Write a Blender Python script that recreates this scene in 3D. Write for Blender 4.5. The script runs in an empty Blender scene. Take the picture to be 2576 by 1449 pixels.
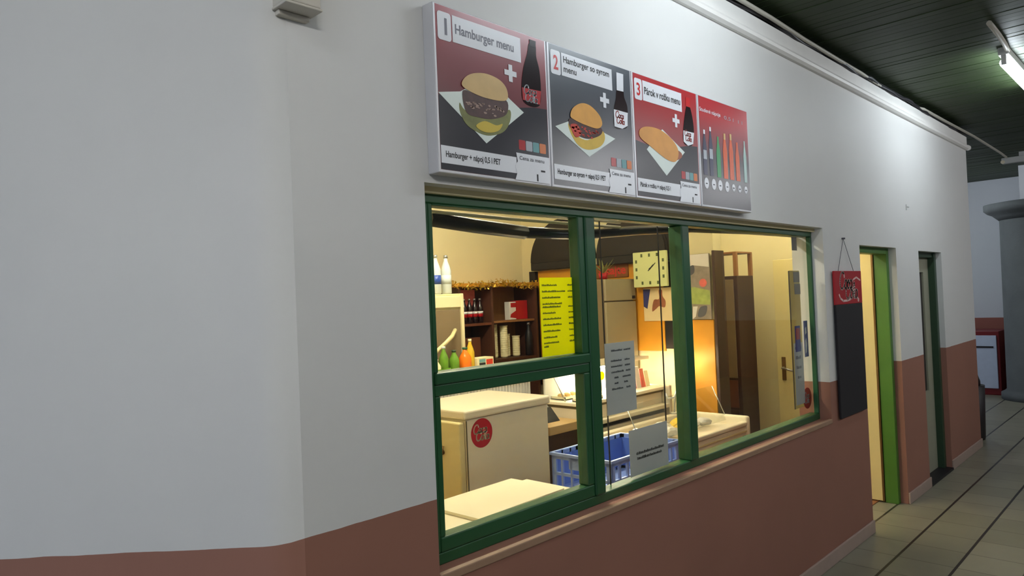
import bpy, bmesh, math, random
from mathutils import Vector, Matrix
random.seed(7)
scene = bpy.context.scene
COL = scene.collection

# ------------------------------------------------------------------ camera (25 mm equivalent, slight roll)
EYE = Vector((0, -1.7, 1.7))
FPX, CX, CY = 1789.0, 1288.0, 724.5
yaw, pit, rol = (math.radians(a) for a in (44.1348692, 1.01624651, -2.40787594))
FW = Vector((math.cos(pit)*math.cos(yaw), math.cos(pit)*math.sin(yaw), math.sin(pit)))
_rt = Vector((math.sin(yaw), -math.cos(yaw), 0)); _up = _rt.cross(FW)
RT = math.cos(rol)*_rt + math.sin(rol)*_up
UP = -math.sin(rol)*_rt + math.cos(rol)*_up
cam_d = bpy.data.cameras.new('camera'); cam = bpy.data.objects.new('camera', cam_d); COL.objects.link(cam)
cam_d.sensor_fit = 'HORIZONTAL'; cam_d.sensor_width = 36.0; cam_d.lens = 36.0*FPX/2576.0
cam_d.clip_start = 0.05; cam_d.clip_end = 100
cam.matrix_world = Matrix(((RT.x, UP.x, -FW.x, EYE.x), (RT.y, UP.y, -FW.y, EYE.y), (RT.z, UP.z, -FW.z, EYE.z), (0, 0, 0, 1)))
scene.camera = cam

def _ray(px, py): return (px-CX)/FPX*RT - (py-CY)/FPX*UP + FW
def at_y(px, py, y): r = _ray(px, py); return EYE + r*((y-EYE.y)/r.y)
def at_x(px, py, x): r = _ray(px, py); return EYE + r*((x-EYE.x)/r.x)
def at_z(px, py, z): r = _ray(px, py); return EYE + r*((z-EYE.z)/r.z)

# ------------------------------------------------------------------ materials
def lin(c):
    return tuple(((v/255)/12.92 if v/255 <= .04045 else ((v/255+.055)/1.055)**2.4) for v in c) + (1,)
def nodes_of(name):
    m = bpy.data.materials.new(name); m.use_nodes = True
    nt = m.node_tree; b = nt.nodes['Principled BSDF']
    return m, nt, b
def N(nt, t, **kw):
    n = nt.nodes.new(t)
    for k, v in kw.items():
        if k.startswith('i_'):
            key = k[2:]; key = int(key) if key.isdigit() else key
            n.inputs[key].default_value = v
        else: setattr(n, k, v)
    return n
def mix_rgb(nt, fac, a, b):
    n = nt.nodes.new('ShaderNodeMix'); n.data_type = 'RGBA'
    for sock, v in ((n.inputs[0], fac), (n.inputs[6], a), (n.inputs[7], b)):
        if hasattr(v, 'is_linked') or isinstance(v, bpy.types.NodeSocket): nt.links.new(v, sock)
        else: sock.default_value = v
    return n.outputs[2]
def math_n(nt, op, a, b=None):
    n = nt.nodes.new('ShaderNodeMath'); n.operation = op
    for i, v in enumerate((a, b)):
        if v is None: continue
        if isinstance(v, bpy.types.NodeSocket): nt.links.new(v, n.inputs[i])
        else: n.inputs[i].default_value = v
    return n.outputs[0]
def mat(name, rgb, rough=.5, metal=0., var=.08, scale=12., bump=0., spec=.5, coat=0.):
    m, nt, b = nodes_of(name)
    c = lin(rgb)
    tc = N(nt, 'ShaderNodeTexCoord'); no = N(nt, 'ShaderNodeTexNoise', i_Scale=scale, i_Detail=4.)
    nt.links.new(tc.outputs['Object'], no.inputs['Vector'])
    d = tuple(v*(1-var) for v in c[:3])+(1,); l = tuple(min(1, v*(1+var)) for v in c[:3])+(1,)
    nt.links.new(mix_rgb(nt, no.outputs['Fac'], d, l), b.inputs['Base Color'])
    b.inputs['Roughness'].default_value = rough; b.inputs['Metallic'].default_value = metal
    b.inputs['Specular IOR Level'].default_value = spec; b.inputs['Coat Weight'].default_value = coat
    if bump:
        bp = N(nt, 'ShaderNodeBump', i_Strength=bump, i_Distance=.01)
        n2 = N(nt, 'ShaderNodeTexNoise', i_Scale=scale*6, i_Detail=5.)
        nt.links.new(tc.outputs['Object'], n2.inputs['Vector']); nt.links.new(n2.outputs['Fac'], bp.inputs['Height'])
        nt.links.new(bp.outputs['Normal'], b.inputs['Normal'])
    return m
def emit(name, rgb, strength):
    m, nt, b = nodes_of(name)
    b.inputs['Base Color'].default_value = (.8, .8, .8, 1)
    b.inputs['Emission Color'].default_value = rgb+(1,); b.inputs['Emission Strength'].default_value = strength
    return m
def two_tone(name, top, low, zsplit, wob=0.):
    """painted plaster: one colour above, the dado colour below"""
    m, nt, b = nodes_of(name)
    g = N(nt, 'ShaderNodeNewGeometry'); sp = N(nt, 'ShaderNodeSeparateXYZ'); nt.links.new(g.outputs['Position'], sp.inputs[0])
    n1 = N(nt, 'ShaderNodeTexNoise', i_Scale=1.3, i_Detail=6.); nt.links.new(g.outputs['Position'], n1.inputs['Vector'])
    n2 = N(nt, 'ShaderNodeTexNoise', i_Scale=9., i_Detail=3.); nt.links.new(g.outputs['Position'], n2.inputs['Vector'])
    z = sp.outputs['Z']
    z = math_n(nt, 'ADD', z, math_n(nt, 'MULTIPLY', math_n(nt, 'SUBTRACT', n2.outputs['Fac'], .5), wob))
    f = math_n(nt, 'GREATER_THAN', z, zsplit)
    t = lin(top); l = lin(low)
    tc = mix_rgb(nt, n1.outputs['Fac'], tuple(v*.93 for v in t[:3])+(1,), tuple(min(1, v*1.05) for v in t[:3])+(1,))
    lc = mix_rgb(nt, n1.outputs['Fac'], tuple(v*.85 for v in l[:3])+(1,), tuple(min(1, v*1.15) for v in l[:3])+(1,))
    nt.links.new(mix_rgb(nt, f, lc, tc), b.inputs['Base Color'])
    b.inputs['Roughness'].default_value = .6; b.inputs['Specular IOR Level'].default_value = .3
    bp = N(nt, 'ShaderNodeBump', i_Strength=.12, i_Distance=.01)
    n3 = N(nt, 'ShaderNodeTexNoise', i_Scale=6., i_Detail=6.); nt.links.new(g.outputs['Position'], n3.inputs['Vector'])
    nt.links.new(n3.outputs['Fac'], bp.inputs['Height']); nt.links.new(bp.outputs['Normal'], b.inputs['Normal'])
    return m
def tile_floor():
    m, nt, b = nodes_of('floor_tiles')
    g = N(nt, 'ShaderNodeNewGeometry'); sp = N(nt, 'ShaderNodeSeparateXYZ'); nt.links.new(g.outputs['Position'], sp.inputs[0])
    u = math_n(nt, 'DIVIDE', math_n(nt, 'SUBTRACT', sp.outputs['X'], 4.546), .299)
    v = math_n(nt, 'DIVIDE', math_n(nt, 'ADD', sp.outputs['Y'], .264), .32)
    fu = math_n(nt, 'FRACT', u); fv = math_n(nt, 'FRACT', v)
    lu = math_n(nt, 'LESS_THAN', fu, .025); lv = math_n(nt, 'LESS_THAN', fv, .05)
    cmb = N(nt, 'ShaderNodeCombineXYZ'); nt.links.new(math_n(nt, 'FLOOR', u), cmb.inputs[0]); nt.links.new(math_n(nt, 'FLOOR', v), cmb.inputs[1])
    wn = N(nt, 'ShaderNodeTexWhiteNoise'); nt.links.new(cmb.outputs[0], wn.inputs['Vector'])
    no = N(nt, 'ShaderNodeTexNoise', i_Scale=5., i_Detail=6.); nt.links.new(g.outputs['Position'], no.inputs['Vector'])
    a = mix_rgb(nt, wn.outputs['Value'], lin((128, 126, 108)), lin((146, 142, 124)))
    a = mix_rgb(nt, math_n(nt, 'MULTIPLY', no.outputs['Fac'], .5), a, lin((100, 96, 82)))
    c = mix_rgb(nt, lu, a, lin((80, 76, 66))); c = mix_rgb(nt, lv, c, lin((40, 36, 31)))
    nt.links.new(c, b.inputs['Base Color'])
    b.inputs['Roughness'].default_value = .38
    inv = math_n(nt, 'SUBTRACT', 1., math_n(nt, 'MAXIMUM', lu, lv))
    bp = N(nt, 'ShaderNodeBump', i_Strength=.4, i_Distance=.004); nt.links.new(inv, bp.inputs['Height'])
    nt.links.new(bp.outputs['Normal'], b.inputs['Normal'])
    return m
def thin_sheet(name, rgb, tr=.5):
    """paper that lets some light through from behind"""
    m = bpy.data.materials.new(name); m.use_nodes = True; nt = m.node_tree; nt.nodes.clear()
    o = N(nt, 'ShaderNodeOutputMaterial'); d = N(nt, 'ShaderNodeBsdfDiffuse'); t = N(nt, 'ShaderNodeBsdfTranslucent'); mx = N(nt, 'ShaderNodeMixShader', i_0=tr)
    tc = N(nt, 'ShaderNodeTexCoord'); no = N(nt, 'ShaderNodeTexNoise', i_Scale=14.); nt.links.new(tc.outputs['Object'], no.inputs['Vector'])
    c = lin(rgb); col = mix_rgb(nt, no.outputs['Fac'], tuple(v*.95 for v in c[:3])+(1,), c)
    nt.links.new(col, d.inputs[0]); nt.links.new(col, t.inputs[0])
    nt.links.new(d.outputs[0], mx.inputs[1]); nt.links.new(t.outputs[0], mx.inputs[2]); nt.links.new(mx.outputs[0], o.inputs[0])
    return m
def glass_pane(name, tint=(.93, .95, .93), refl=1.0):
    m = bpy.data.materials.new(name); m.use_nodes = True; nt = m.node_tree; nt.nodes.clear()
    o = N(nt, 'ShaderNodeOutputMaterial'); tr = N(nt, 'ShaderNodeBsdfTransparent'); gl = N(nt, 'ShaderNodeBsdfGlossy')
    tr.inputs['Color'].default_value = tint+(1,); gl.inputs['Roughness'].default_value = .02
    gl.inputs['Color'].default_value = (refl, refl, refl, 1)
    g = N(nt, 'ShaderNodeNewGeometry'); dp = N(nt, 'ShaderNodeVectorMath', operation='DOT_PRODUCT'); mx = N(nt, 'ShaderNodeMixShader')
    nt.links.new(g.outputs['Normal'], dp.inputs[0]); nt.links.new(g.outputs['Incoming'], dp.inputs[1])
    c = math_n(nt, 'ABSOLUTE', dp.outputs['Value'])
    f = math_n(nt, 'ADD', math_n(nt, 'MULTIPLY', math_n(nt, 'POWER', math_n(nt, 'SUBTRACT', 1., c), 5.), .96), .04)
    nt.links.new(f, mx.inputs[0]); nt.links.new(tr.outputs[0], mx.inputs[1]); nt.links.new(gl.outputs[0], mx.inputs[2])
    nt.links.new(mx.outputs[0], o.inputs[0])
    return m
def wood(name, a, b_, scale=3., rough=.5, axis='Z'):
    m, nt, b = nodes_of(name)
    tc = N(nt, 'ShaderNodeTexCoord'); mp = N(nt, 'ShaderNodeMapping')
    s = {'Z': (9, 9, .7), 'X': (.7, 9, 9), 'Y': (9, .7, 9)}[axis]; mp.inputs['Scale'].default_value = s
    no = N(nt, 'ShaderNodeTexNoise', i_Scale=scale, i_Detail=6., i_Distortion=.6)
    nt.links.new(tc.outputs['Object'], mp.inputs[0]); nt.links.new(mp.outputs[0], no.inputs['Vector'])
    nt.links.new(mix_rgb(nt, no.outputs['Fac'], lin(a), lin(b_)), b.inputs['Base Color']); b.inputs['Roughness'].default_value = rough
    return m
def print_fade(name, top, low, z0, z1, rough=.28):
    """printed poster ground: top ink colour running into the bottom ink colour"""
    m, nt, b = nodes_of(name)
    g = N(nt, 'ShaderNodeNewGeometry'); sp = N(nt, 'ShaderNodeSeparateXYZ'); nt.links.new(g.outputs['Position'], sp.inputs[0])
    mr = N(nt, 'ShaderNodeMapRange'); nt.links.new(sp.outputs['Z'], mr.inputs['Value'])
    mr.inputs['From Min'].default_value = z0; mr.inputs['From Max'].default_value = z1
    nt.links.new(mix_rgb(nt, mr.outputs[0], lin(low), lin(top)), b.inputs['Base Color']); b.inputs['Roughness'].default_value = rough; b.inputs['Specular IOR Level'].default_value = .9
    return m

M = {}
def mk(k, *a, **kw): M[k] = mat(k, *a, **kw)
M['wall'] = two_tone('painted_plaster', (214, 214, 212), (153, 108, 92), 1.105, .006)
M['wall_far'] = two_tone('painted_plaster_far', (205, 208, 212), (150, 92, 80), 1.12, 0)
mk('cream', (222, 210, 168), .6, var=.04, scale=2.)
mk('cream_door', (226, 210, 150), .4, var=.04, scale=2.)
mk('white_paint', (226, 224, 220), .5, var=.04)
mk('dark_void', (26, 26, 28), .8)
mk('skirting', (172, 150, 138), .35, var=.12)
mk('tan', (160, 128, 104), .55, var=.12, scale=20)
mk('green', (34, 84, 50), .38, var=.12, scale=8.)
mk('green_door', (74, 122, 44), .42, var=.12, scale=6.)
mk('dark_green', (40, 66, 44), .45, var=.12)
mk('grey_leaf', (150, 150, 130), .5, var=.08)
mk('dark_glass', (40, 36, 32), .5)
mk('ceil', (48, 60, 36), .5, var=.35, scale=3., spec=.22)
mk('lino', (136, 86, 54), .5, var=.2, scale=5.)
mk('black', (20, 18, 24), .5)
mk('black_slate', (24, 21, 26), .75, var=.15, scale=20)
mk('alu', (206, 206, 210), .35, metal=.3, var=.03)
mk('white_print', (228, 230, 236), .3, var=.02)
mk('paper', (206, 206, 208), .75, var=.02)
mk('yellow_paper', (226, 228, 20), .7, var=.02)
mk('ink', (30, 30, 34), .5); mk('ink_green', (96, 112, 12), .7); mk('ink_grey', (84, 84, 92), .7); mk('ink_faint', (120, 120, 132), .5)
mk('red_print', (176, 22, 32), .3, var=.03); mk('red_ink', (200, 28, 30), .35)
mk('cola', (30, 14, 18), .2); mk('cap_red', (200, 30, 34), .3)
mk('bun', (206, 172, 112), .45, var=.2, scale=14); mk('bun_gold', (222, 160, 70), .4, var=.25, scale=14)
mk('meat', (74, 44, 40), .5, var=.5, scale=40); mk('lettuce', (120, 122, 66), .5, var=.4, scale=30)
mk('bun_low', (216, 180, 76), .45, var=.25, scale=18); mk('cheese', (206, 180, 60), .4); mk('tomato', (196, 52, 30), .4, var=.3, scale=30)
mk('onion', (150, 122, 108), .45); mk('napkin', (222, 232, 226), .4, var=.04); mk('dog', (214, 150, 72), .4, var=.2, scale=14); mk('sausage', (156, 88, 60), .4)
mk('teal', (110, 160, 164), .4); mk('orange_ink', (220, 130, 80), .4); mk('grey_ink', (170, 176, 184), .4)
mk('dark_print', (36, 36, 46), .28, var=.05)
mk('bottle_orange', (224, 96, 46), .3, var=.2, scale=30); mk('bottle_green', (46, 150, 88), .3); mk('bottle_pale', (176, 206, 200), .3); mk('bottle_navy', (56, 58, 84), .3)
mk('fridge', (224, 212, 188), .35, var=.03, scale=3.); mk('appliance', (214, 198, 148), .4, var=.05)
mk('board_white', (236, 226, 200), .5, var=.03); mk('seam', (104, 92, 66), .6)
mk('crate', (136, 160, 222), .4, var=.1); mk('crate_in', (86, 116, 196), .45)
mk('ochre', (212, 146, 36), .5, var=.18, scale=6.); mk('brown_canopy', (26, 19, 19), .55, var=.15)
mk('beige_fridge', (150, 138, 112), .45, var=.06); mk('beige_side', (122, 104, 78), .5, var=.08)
M['walnut'] = wood('walnut', (44, 26, 20), (74, 46, 34)); M['shelf_wood'] = wood('shelf_wood', (126, 84, 46), (158, 110, 66))
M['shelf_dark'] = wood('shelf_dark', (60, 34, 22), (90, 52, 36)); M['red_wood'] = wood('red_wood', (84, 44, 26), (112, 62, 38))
M['worktop'] = wood('worktop', (168, 136, 88), (196, 164, 112), axis='X')
mk('clear_plastic', (200, 208, 206), .15, var=.1); mk('blue_label', (40, 70, 150), .4); mk('cup', (232, 222, 180), .5)
mk('green_bottle', (96, 140, 40), .2, var=.2); mk('juice_orange', (240, 120, 24), .25); mk('juice_yellow', (214, 176, 40), .25)
mk('gold', (190, 150, 40), .3, metal=.5, var=.4, scale=40); mk('steel', (190, 190, 186), .28, metal=.9); mk('bronze', (120, 92, 52), .4, metal=.5)
mk('clock_face', (214, 220, 160), .4, var=.03); mk('clock_mark', (84, 96, 60), .5)
mk('sign_brown', (132, 74, 24), .5, var=.3, scale=20); mk('poster_blue', (56, 58, 112), .4, var=.2); mk('poster_cream', (226, 204, 160), .4, var=.12, scale=10); mk('poster_brown', (150, 92, 66), .4, var=.4, scale=30)
mk('poster_grey', (140, 128, 118), .4, var=.5, scale=22); mk('poster_white', (216, 210, 206), .4, var=.1); mk('poster_green', (150, 164, 92), .4, var=.4, scale=26)
mk('pale_pink', (236, 200, 194), .4); mk('pink', (216, 104, 96), .4, var=.3, scale=30); mk('blue_sticker', (40, 56, 150), .35, var=.15); mk('sticker_grey', (104, 98, 100), .5)
mk('opposite', (84, 84, 82), .7); mk('stone', (84, 88, 88), .85, var=.2, scale=5., bump=.3); mk('cabinet_red', (112, 24, 30), .4); mk('cabinet_white', (190, 200, 220), .4)
mk('cable', (176, 172, 160), .5); mk('lamp_body', (200, 202, 200), .5); mk('box_grey', (196, 190, 178), .5, var=.05)
mk('haze_sheet', (176, 168, 128), .6, var=.12, scale=5.)
mk('bin', (30, 24, 26), .5)
M['glass'] = glass_pane('window_glass', (.93, .95, .93), .6); M['case_glass'] = glass_pane('case_glass', (.95, .96, .94), .8)
M['yellow_paper'] = thin_sheet('yellow_translucent_paper', (240, 242, 24), .6); M['paper'] = thin_sheet('white_translucent_paper', (214, 214, 218), .2); M['haze_sheet'] = thin_sheet('pale_translucent_sheet', (196, 186, 140), .6)
TUBE = emit('tube_light', (.84, .93, 1.0), 8.6)
FILL_OUT = emit('fill_light_outer', (1.0, .98, .95), 12.0)  # glow of an added fill lamp in the unseen outer row
TUBE_SOFT = emit('tube_light_soft', (.9, .95, 1.0), 4.5)
FILL_FAR = emit('fill_light_far', (.86, .93, 1.0), 20.0)  # glow of the added fill lamp hidden behind the shop corner
FILL_RIGHT = emit('fill_light_doors', (.97, .97, 1.0), 19.0)  # glow of added fill lamps that brighten the wall by the doors
FILL_LEFT = emit('fill_light_entrance', (1.0, .98, .95), 24.0)  # glow of the added fill lamp that evens out the wall corner
TUBE_WARM = emit('tube_light_warm', (1.0, .92, .75), 64.0)
TUBE_DIM = emit('tube_light_dim', (1.0, .89, .64), 28.0)
CASE_LIGHT = emit('case_light', (1.0, .93, .76), 28.0)
SPOT = emit('spot_light', (1.0, .82, .4), 26.0)

# ------------------------------------------------------------------ mesh builder
class MB:
    def __init__(s): s.bm = bmesh.new()
    def _add(s, b2, smooth=False):
        me = bpy.data.meshes.new('tmp')
        if smooth:
            for f in b2.faces: f.smooth = True
        b2.to_mesh(me); b2.free(); s.bm.from_mesh(me); bpy.data.meshes.remove(me); return s
    def box(s, a, b, bev=0., seg=2):
        b2 = bmesh.new(); bmesh.ops.create_cube(b2, size=1)
        lo = [min(a[i], b[i]) for i in range(3)]; hi = [max(a[i], b[i]) for i in range(3)]
        for v in b2.verts:
            v.co = Vector([(lo[i]+hi[i])/2 + v.co[i]*(hi[i]-lo[i]) for i in range(3)])
        if bev: bmesh.ops.bevel(b2, geom=list(b2.edges), offset=bev, segments=seg, profile=.5, affect='EDGES')
        return s._add(b2)
    def hexa(s, pts):
        """eight corners: bottom ring of four then top ring of four"""
        b2 = bmesh.new(); v = [b2.verts.new(p) for p in pts]
        for f in ((3, 2, 1, 0), (4, 5, 6, 7), (0, 1, 5, 4), (1, 2, 6, 5), (2, 3, 7, 6), (3, 0, 4, 7)): b2.faces.new([v[i] for i in f])
        bmesh.ops.recalc_face_normals(b2, faces=b2.faces); return s._add(b2)
    def cyl(s, p0, p1, r, r2=None, seg=16, smooth=True):
        p0 = Vector(p0); p1 = Vector(p1); d = p1-p0
        b2 = bmesh.new(); bmesh.ops.create_cone(b2, cap_ends=True, segments=seg, radius1=r, radius2=r if r2 is None else r2, depth=d.length)
        q = d.to_track_quat('Z', 'Y').to_matrix().to_4x4()
        bmesh.ops.transform(b2, matrix=Matrix.Translation((p0+p1)/2) @ q, verts=b2.verts)
        for f in b2.faces: f.smooth = smooth and len(f.verts) == 4
        return s._add(b2)
    def lathe(s, prof, c, seg=20):
        b2 = bmesh.new(); rings = []
        for r, z in prof:
            rings.append([b2.verts.new((c[0]+r*math.cos(2*math.pi*i/seg), c[1]+r*math.sin(2*math.pi*i/seg), c[2]+z)) for i in range(seg)])
        for a, b in zip(rings, rings[1:]):
            for i in range(seg): b2.faces.new((a[i], a[(i+1) % seg], b[(i+1) % seg], b[i])).smooth = True
        b2.faces.new(rings[0][::-1]); b2.faces.new(rings[-1]); return s._add(b2)
    def tube(s, pts, r, seg=8):
        pts = [Vector(p) for p in pts]; b2 = bmesh.new(); rings = []
        for i, p in enumerate(pts):
            d = (pts[min(i+1, len(pts)-1)]-pts[max(i-1, 0)]).normalized()
            u = d.cross(Vector((0, 0, 1))); u = u.normalized() if u.length > 1e-3 else Vector((1, 0, 0)); w = u.cross(d)
            rings.append([b2.verts.new(p+r*(math.cos(2*math.pi*k/seg)*u+math.sin(2*math.pi*k/seg)*w)) for k in range(seg)])
        for a, b in zip(rings, rings[1:]):
            for k in range(seg): b2.faces.new((a[k], b[k], b[(k+1) % seg], a[(k+1) % seg])).smooth = True
        b2.faces.new(rings[0]); b2.faces.new(rings[-1][::-1]); bmesh.ops.recalc_face_normals(b2, faces=b2.faces); return s._add(b2)
    def prism(s, pts, vec):
        """flat outline (3-D points) pushed along vec"""
        b2 = bmesh.new(); vec = Vector(vec); a = [b2.verts.new(p) for p in pts]; b = [b2.verts.new(Vector(p)+vec) for p in pts]
        n = len(a); b2.faces.new(a[::-1]); b2.faces.new(b)
        for i in range(n): b2.faces.new((a[i], a[(i+1) % n], b[(i+1) % n], b[i]))
        bmesh.ops.recalc_face_normals(b2, faces=b2.faces); return s._add(b2)
    def build(s, name, m, parent=None):
        me = bpy.data.meshes.new(name)
        vs = [v.co for v in s.bm.verts]
        lo = Vector([min(v[i] for v in vs) for i in range(3)]); hi = Vector([max(v[i] for v in vs) for i in range(3)])
        if parent is None: org = Vector(((lo.x+hi.x)/2, (lo.y+hi.y)/2, lo.z))
        else: org = Vector((0, 0, 0))
        base = WORLD.get(parent.name, Vector()) if parent else Vector()
        for v in s.bm.verts: v.co = v.co - base - org
        s.bm.to_mesh(me); s.bm.free(); me.materials.append(m)
        o = bpy.data.objects.new(name, me); COL.objects.link(o)
        if parent: o.parent = parent; WORLD[o.name] = base
        else: o.location = org; WORLD[o.name] = org
        return o
WORLD = {}
def box(name, a, b, m, parent=None, bev=0.): return MB().box(a, b, bev).build(name, m, parent)
def tag(o, label, cat, group=None):
    o['label'] = label; o['category'] = cat
    if group: o['group'] = group
    return o
def thing(name, loc, label, cat, group=None):
    o = bpy.data.objects.new(name, None); COL.objects.link(o); o.location = loc; o.empty_display_size = .05
    WORLD[o.name] = Vector(loc); return tag(o, label, cat, group)
def struct(o): o['kind'] = 'structure'; return o
def struct_root(name, loc):
    o = bpy.data.objects.new(name, None); COL.objects.link(o); o.location = loc; WORLD[o.name] = Vector(loc); o['kind'] = 'structure'; return o
def dup(root, loc, label, group=None):
    """a thing again, with copies of its parts and sub-parts"""
    r = root.copy(); COL.objects.link(r); r.location = loc; r['label'] = label; WORLD[r.name] = Vector(loc)
    if group: r['group'] = group
    for ch in list(root.children):
        c = ch.copy(); COL.objects.link(c); c.parent = r; WORLD[c.name] = Vector(loc)
        for g in list(ch.children):
            d = g.copy(); COL.objects.link(d); d.parent = c
    return r

# ------------------------------------------------------------------ flat print on a plane
class Plane:
    """origin, right, up, outward normal"""
    def __init__(s, o, u, v): s.o = Vector(o); s.u = Vector(u); s.v = Vector(v); s.n = s.u.cross(s.v)
    def p(s, a, b, h=0.): return s.o + s.u*a + s.v*b + s.n*h
STEP = .0005
def smooth_loop(pts, k=5):
    out = []; n = len(pts)
    for i in range(n):
        p0, p1, p2, p3 = (Vector(pts[(i+j-1) % n]) for j in range(4))
        for t in range(k):
            t /= k
            out.append(.5*((2*p1)+(-p0+p2)*t+(2*p0-5*p1+4*p2-p3)*t*t+(-p0+3*p1-3*p2+p3)*t**3))
    return out
def flat(name, polys, m, parent, P, layer, smooth=False, h0=0.):
    mb = MB()
    for pl in polys:
        pl = smooth_loop([Vector((a, b)) for a, b in pl]) if smooth else pl
        h = h0+layer*STEP
        mb.prism([P.p(a, b, h-STEP*.8) for a, b in pl], P.n*STEP*.8)
    return mb.build(name, m, parent)
def rect(a, b, c, d): return [(a, b), (c, b), (c, d), (a, d)]
def disc(cx, cy, r, n=32, ry=None): return [(cx+r*math.cos(2*math.pi*i/n), cy+(ry or r)*math.sin(2*math.pi*i/n)) for i in range(n)]
def round_rect(a, b, c, d, r):
    out = []
    for cx, cy, s in ((c-r, b+r, -90), (c-r, d-r, 0), (a+r, d-r, 90), (a+r, b+r, 180)):
        for k in range(5):
            t = math.radians(s+22.5*k); out.append((cx+r*math.cos(t), cy+r*math.sin(t)))
    return out
def ribbon(pts, w):
    """stroke of width w along a polyline, as quads"""
    out = []
    for (a, b), (c, d) in zip(pts, pts[1:]):
        dx, dy = c-a, d-b; L = math.hypot(dx, dy) or 1; nx, ny = -dy/L*w/2, dx/L*w/2; ex, ey = dx/L*w*.25, dy/L*w*.25
        out.append([(a+nx-ex, b+ny-ey), (a-nx-ex, b-ny-ey), (c-nx+ex, d-ny+ey), (c+nx+ex, d+ny+ey)])
    return out
def arc(cx, cy, rx, ry, a0, a1, n=12):
    return [(cx+rx*math.cos(math.radians(a0+(a1-a0)*i/n)), cy+ry*math.sin(math.radians(a0+(a1-a0)*i/n))) for i in range(n+1)]
def script_word(word, x, y, s, w):
    """flowing slanted lettering; returns ribbons"""
    polys = []; cx = x
    for ch in word:
        st = []; adv = .5
        if ch == 'C': st = [arc(.42, .5, .38, .5, 55, 330, 18), [(.62, .92), (.72, .7)]]; adv = .78
        elif ch == 'o': st = [arc(.22, .27, .2, .26, 0, 360, 16)]; adv = .44
        elif ch == 'c': st = [arc(.24, .27, .2, .26, 50, 320, 12)]; adv = .42
        elif ch == 'a': st = [arc(.22, .27, .19, .26, 0, 360, 16), [(.42, .5), (.42, .08), (.52, .02)]]; adv = .54
        elif ch == 'l': st = [arc(.16, .55, .1, .42, -60, 270, 14), [(.16, .13), (.24, .02), (.34, .06)]]; adv = .34
        elif ch == '-': st = [[(.05, .3), (.25, .34)]]; adv = .3
        for q in st:
            polys += ribbon([(cx+(a+b*.22)*s, y+b*s) for a, b in q], w)
        cx += adv*s
    return polys
def text(name, s, m, parent, P, a, b, size, layer, width=None, bold=.0, h0=0., align='LEFT'):
    cu = bpy.data.curves.new('tmp_text', 'FONT'); cu.body = s; cu.size = 1.0; cu.offset = bold; cu.align_x = align
    ob = bpy.data.objects.new('tmp_text', cu); COL.objects.link(ob)
    dg = bpy.context.evaluated_depsgraph_get(); dg.update()
    me = bpy.data.meshes.new_from_object(ob.evaluated_get(dg)); bpy.data.objects.remove(ob); bpy.data.curves.remove(cu)
    xs = [v.co.x for v in me.vertices]; sx = size
    if width: sx = width/(max(xs)-min(xs))
    x0 = min(xs) if width else 0
    base = WORLD.get(parent.name, Vector()) if parent else Vector()
    for v in me.vertices:
        v.co = P.p(a+(v.co.x-x0)*sx, b+v.co.y*size, h0+layer*STEP) - base
    me.name = name; me.materials.clear(); me.materials.append(m)
    o = bpy.data.objects.new(name, me); COL.objects.link(o)
    if parent: o.parent = parent; WORLD[o.name] = base
    return o
def dashes(rows, x0, hgt, seed=1):
    """rows of lettering too small to read: (y, [(start, end), ...]) word bars"""
    r = random.Random(seed); out = []
    for y, spans in rows:
        for a, b in spans:
            x = a
            while x < b-.002:
                w = r.uniform(.25, .8)*hgt; e = min(b, x+w); out.append(rect(x0+x, y, x0+e, y+hgt*r.choice((.7, .8, 1.)))); x = e+hgt*.18
    return out

# ================================================================== SETTING
WT = 3.19; CEIL = 3.27
wf = MB()
for a, b, z0, z1 in ((.94, 1.385, 0, WT), (1.385, 4.575, 0, .87), (1.385, 4.575, 2.075, WT), (4.575, 5.235, 0, WT), (5.235, 6.055, 1.985, WT),
                     (6.055, 6.665, 0, WT), (6.665, 7.39, 1.975, WT), (7.39, 8.58, 0, WT)):
    wf.box((a, 0, z0), (b, .2, z1))
struct(wf.build('wall_front', M['wall']))
# the wall turns away through a soft 45 degree corner
R = .1; xc = .872+.4142*R
prof = [(.94, 0), (.93, 0), (xc, 0)]
prof += [(xc-R*math.sin(math.radians(t)), R-R*math.cos(math.radians(t))) for t in range(5, 46, 5)]
e = prof[-1]; prof.append((e[0]-.7071*4.2, e[1]+.7071*4.2))
bm = bmesh.new(); lo = [bm.verts.new((x, y, 0)) for x, y in prof]; hi = [bm.verts.new((x, y, WT)) for x, y in prof]
for i in range(len(prof)-1): bm.faces.new((lo[i+1], lo[i], hi[i], hi[i+1])).smooth = True
bk = [(x+.12, y+.2) for x, y in prof]
lo2 = [bm.verts.new((x, y, 0)) for x, y in bk]; hi2 = [bm.verts.new((x, y, WT)) for x, y in bk]
for i in range(len(prof)-1):
    bm.faces.new((lo2[i], lo2[i+1], hi2[i+1], hi2[i])); bm.faces.new((hi[i], hi2[i], hi2[i+1], hi[i+1]))
wl = MB(); wl.bm.free(); wl.bm = bm; struct(wl.build('wall_left', M['wall']))
struct(box('wall_end', (8.46, .2, 0), (8.58, 3.2, WT), M['wall']))
struct(box('wall_far', (13.2, -5, 0), (13.4, 6, CEIL), M['wall_far']))
struct(box('wall_opposite', (-4, -5.2, 0), (13.4, -5, CEIL), M['opposite']))
struct(box('floor', (-4, -5, -.1), (13.2, 6, 0), tile_floor()))
cl = MB(); x = -4.
while x < 13.3:
    cl.box((x, -5, CEIL+.005*random.random()), (x+.066, 6, CEIL+.03)); x += .07
cl.box((-4, -5, CEIL+.03), (13.4, 6, CEIL+.08))
struct(cl.build('ceiling', M['ceil']))
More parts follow.
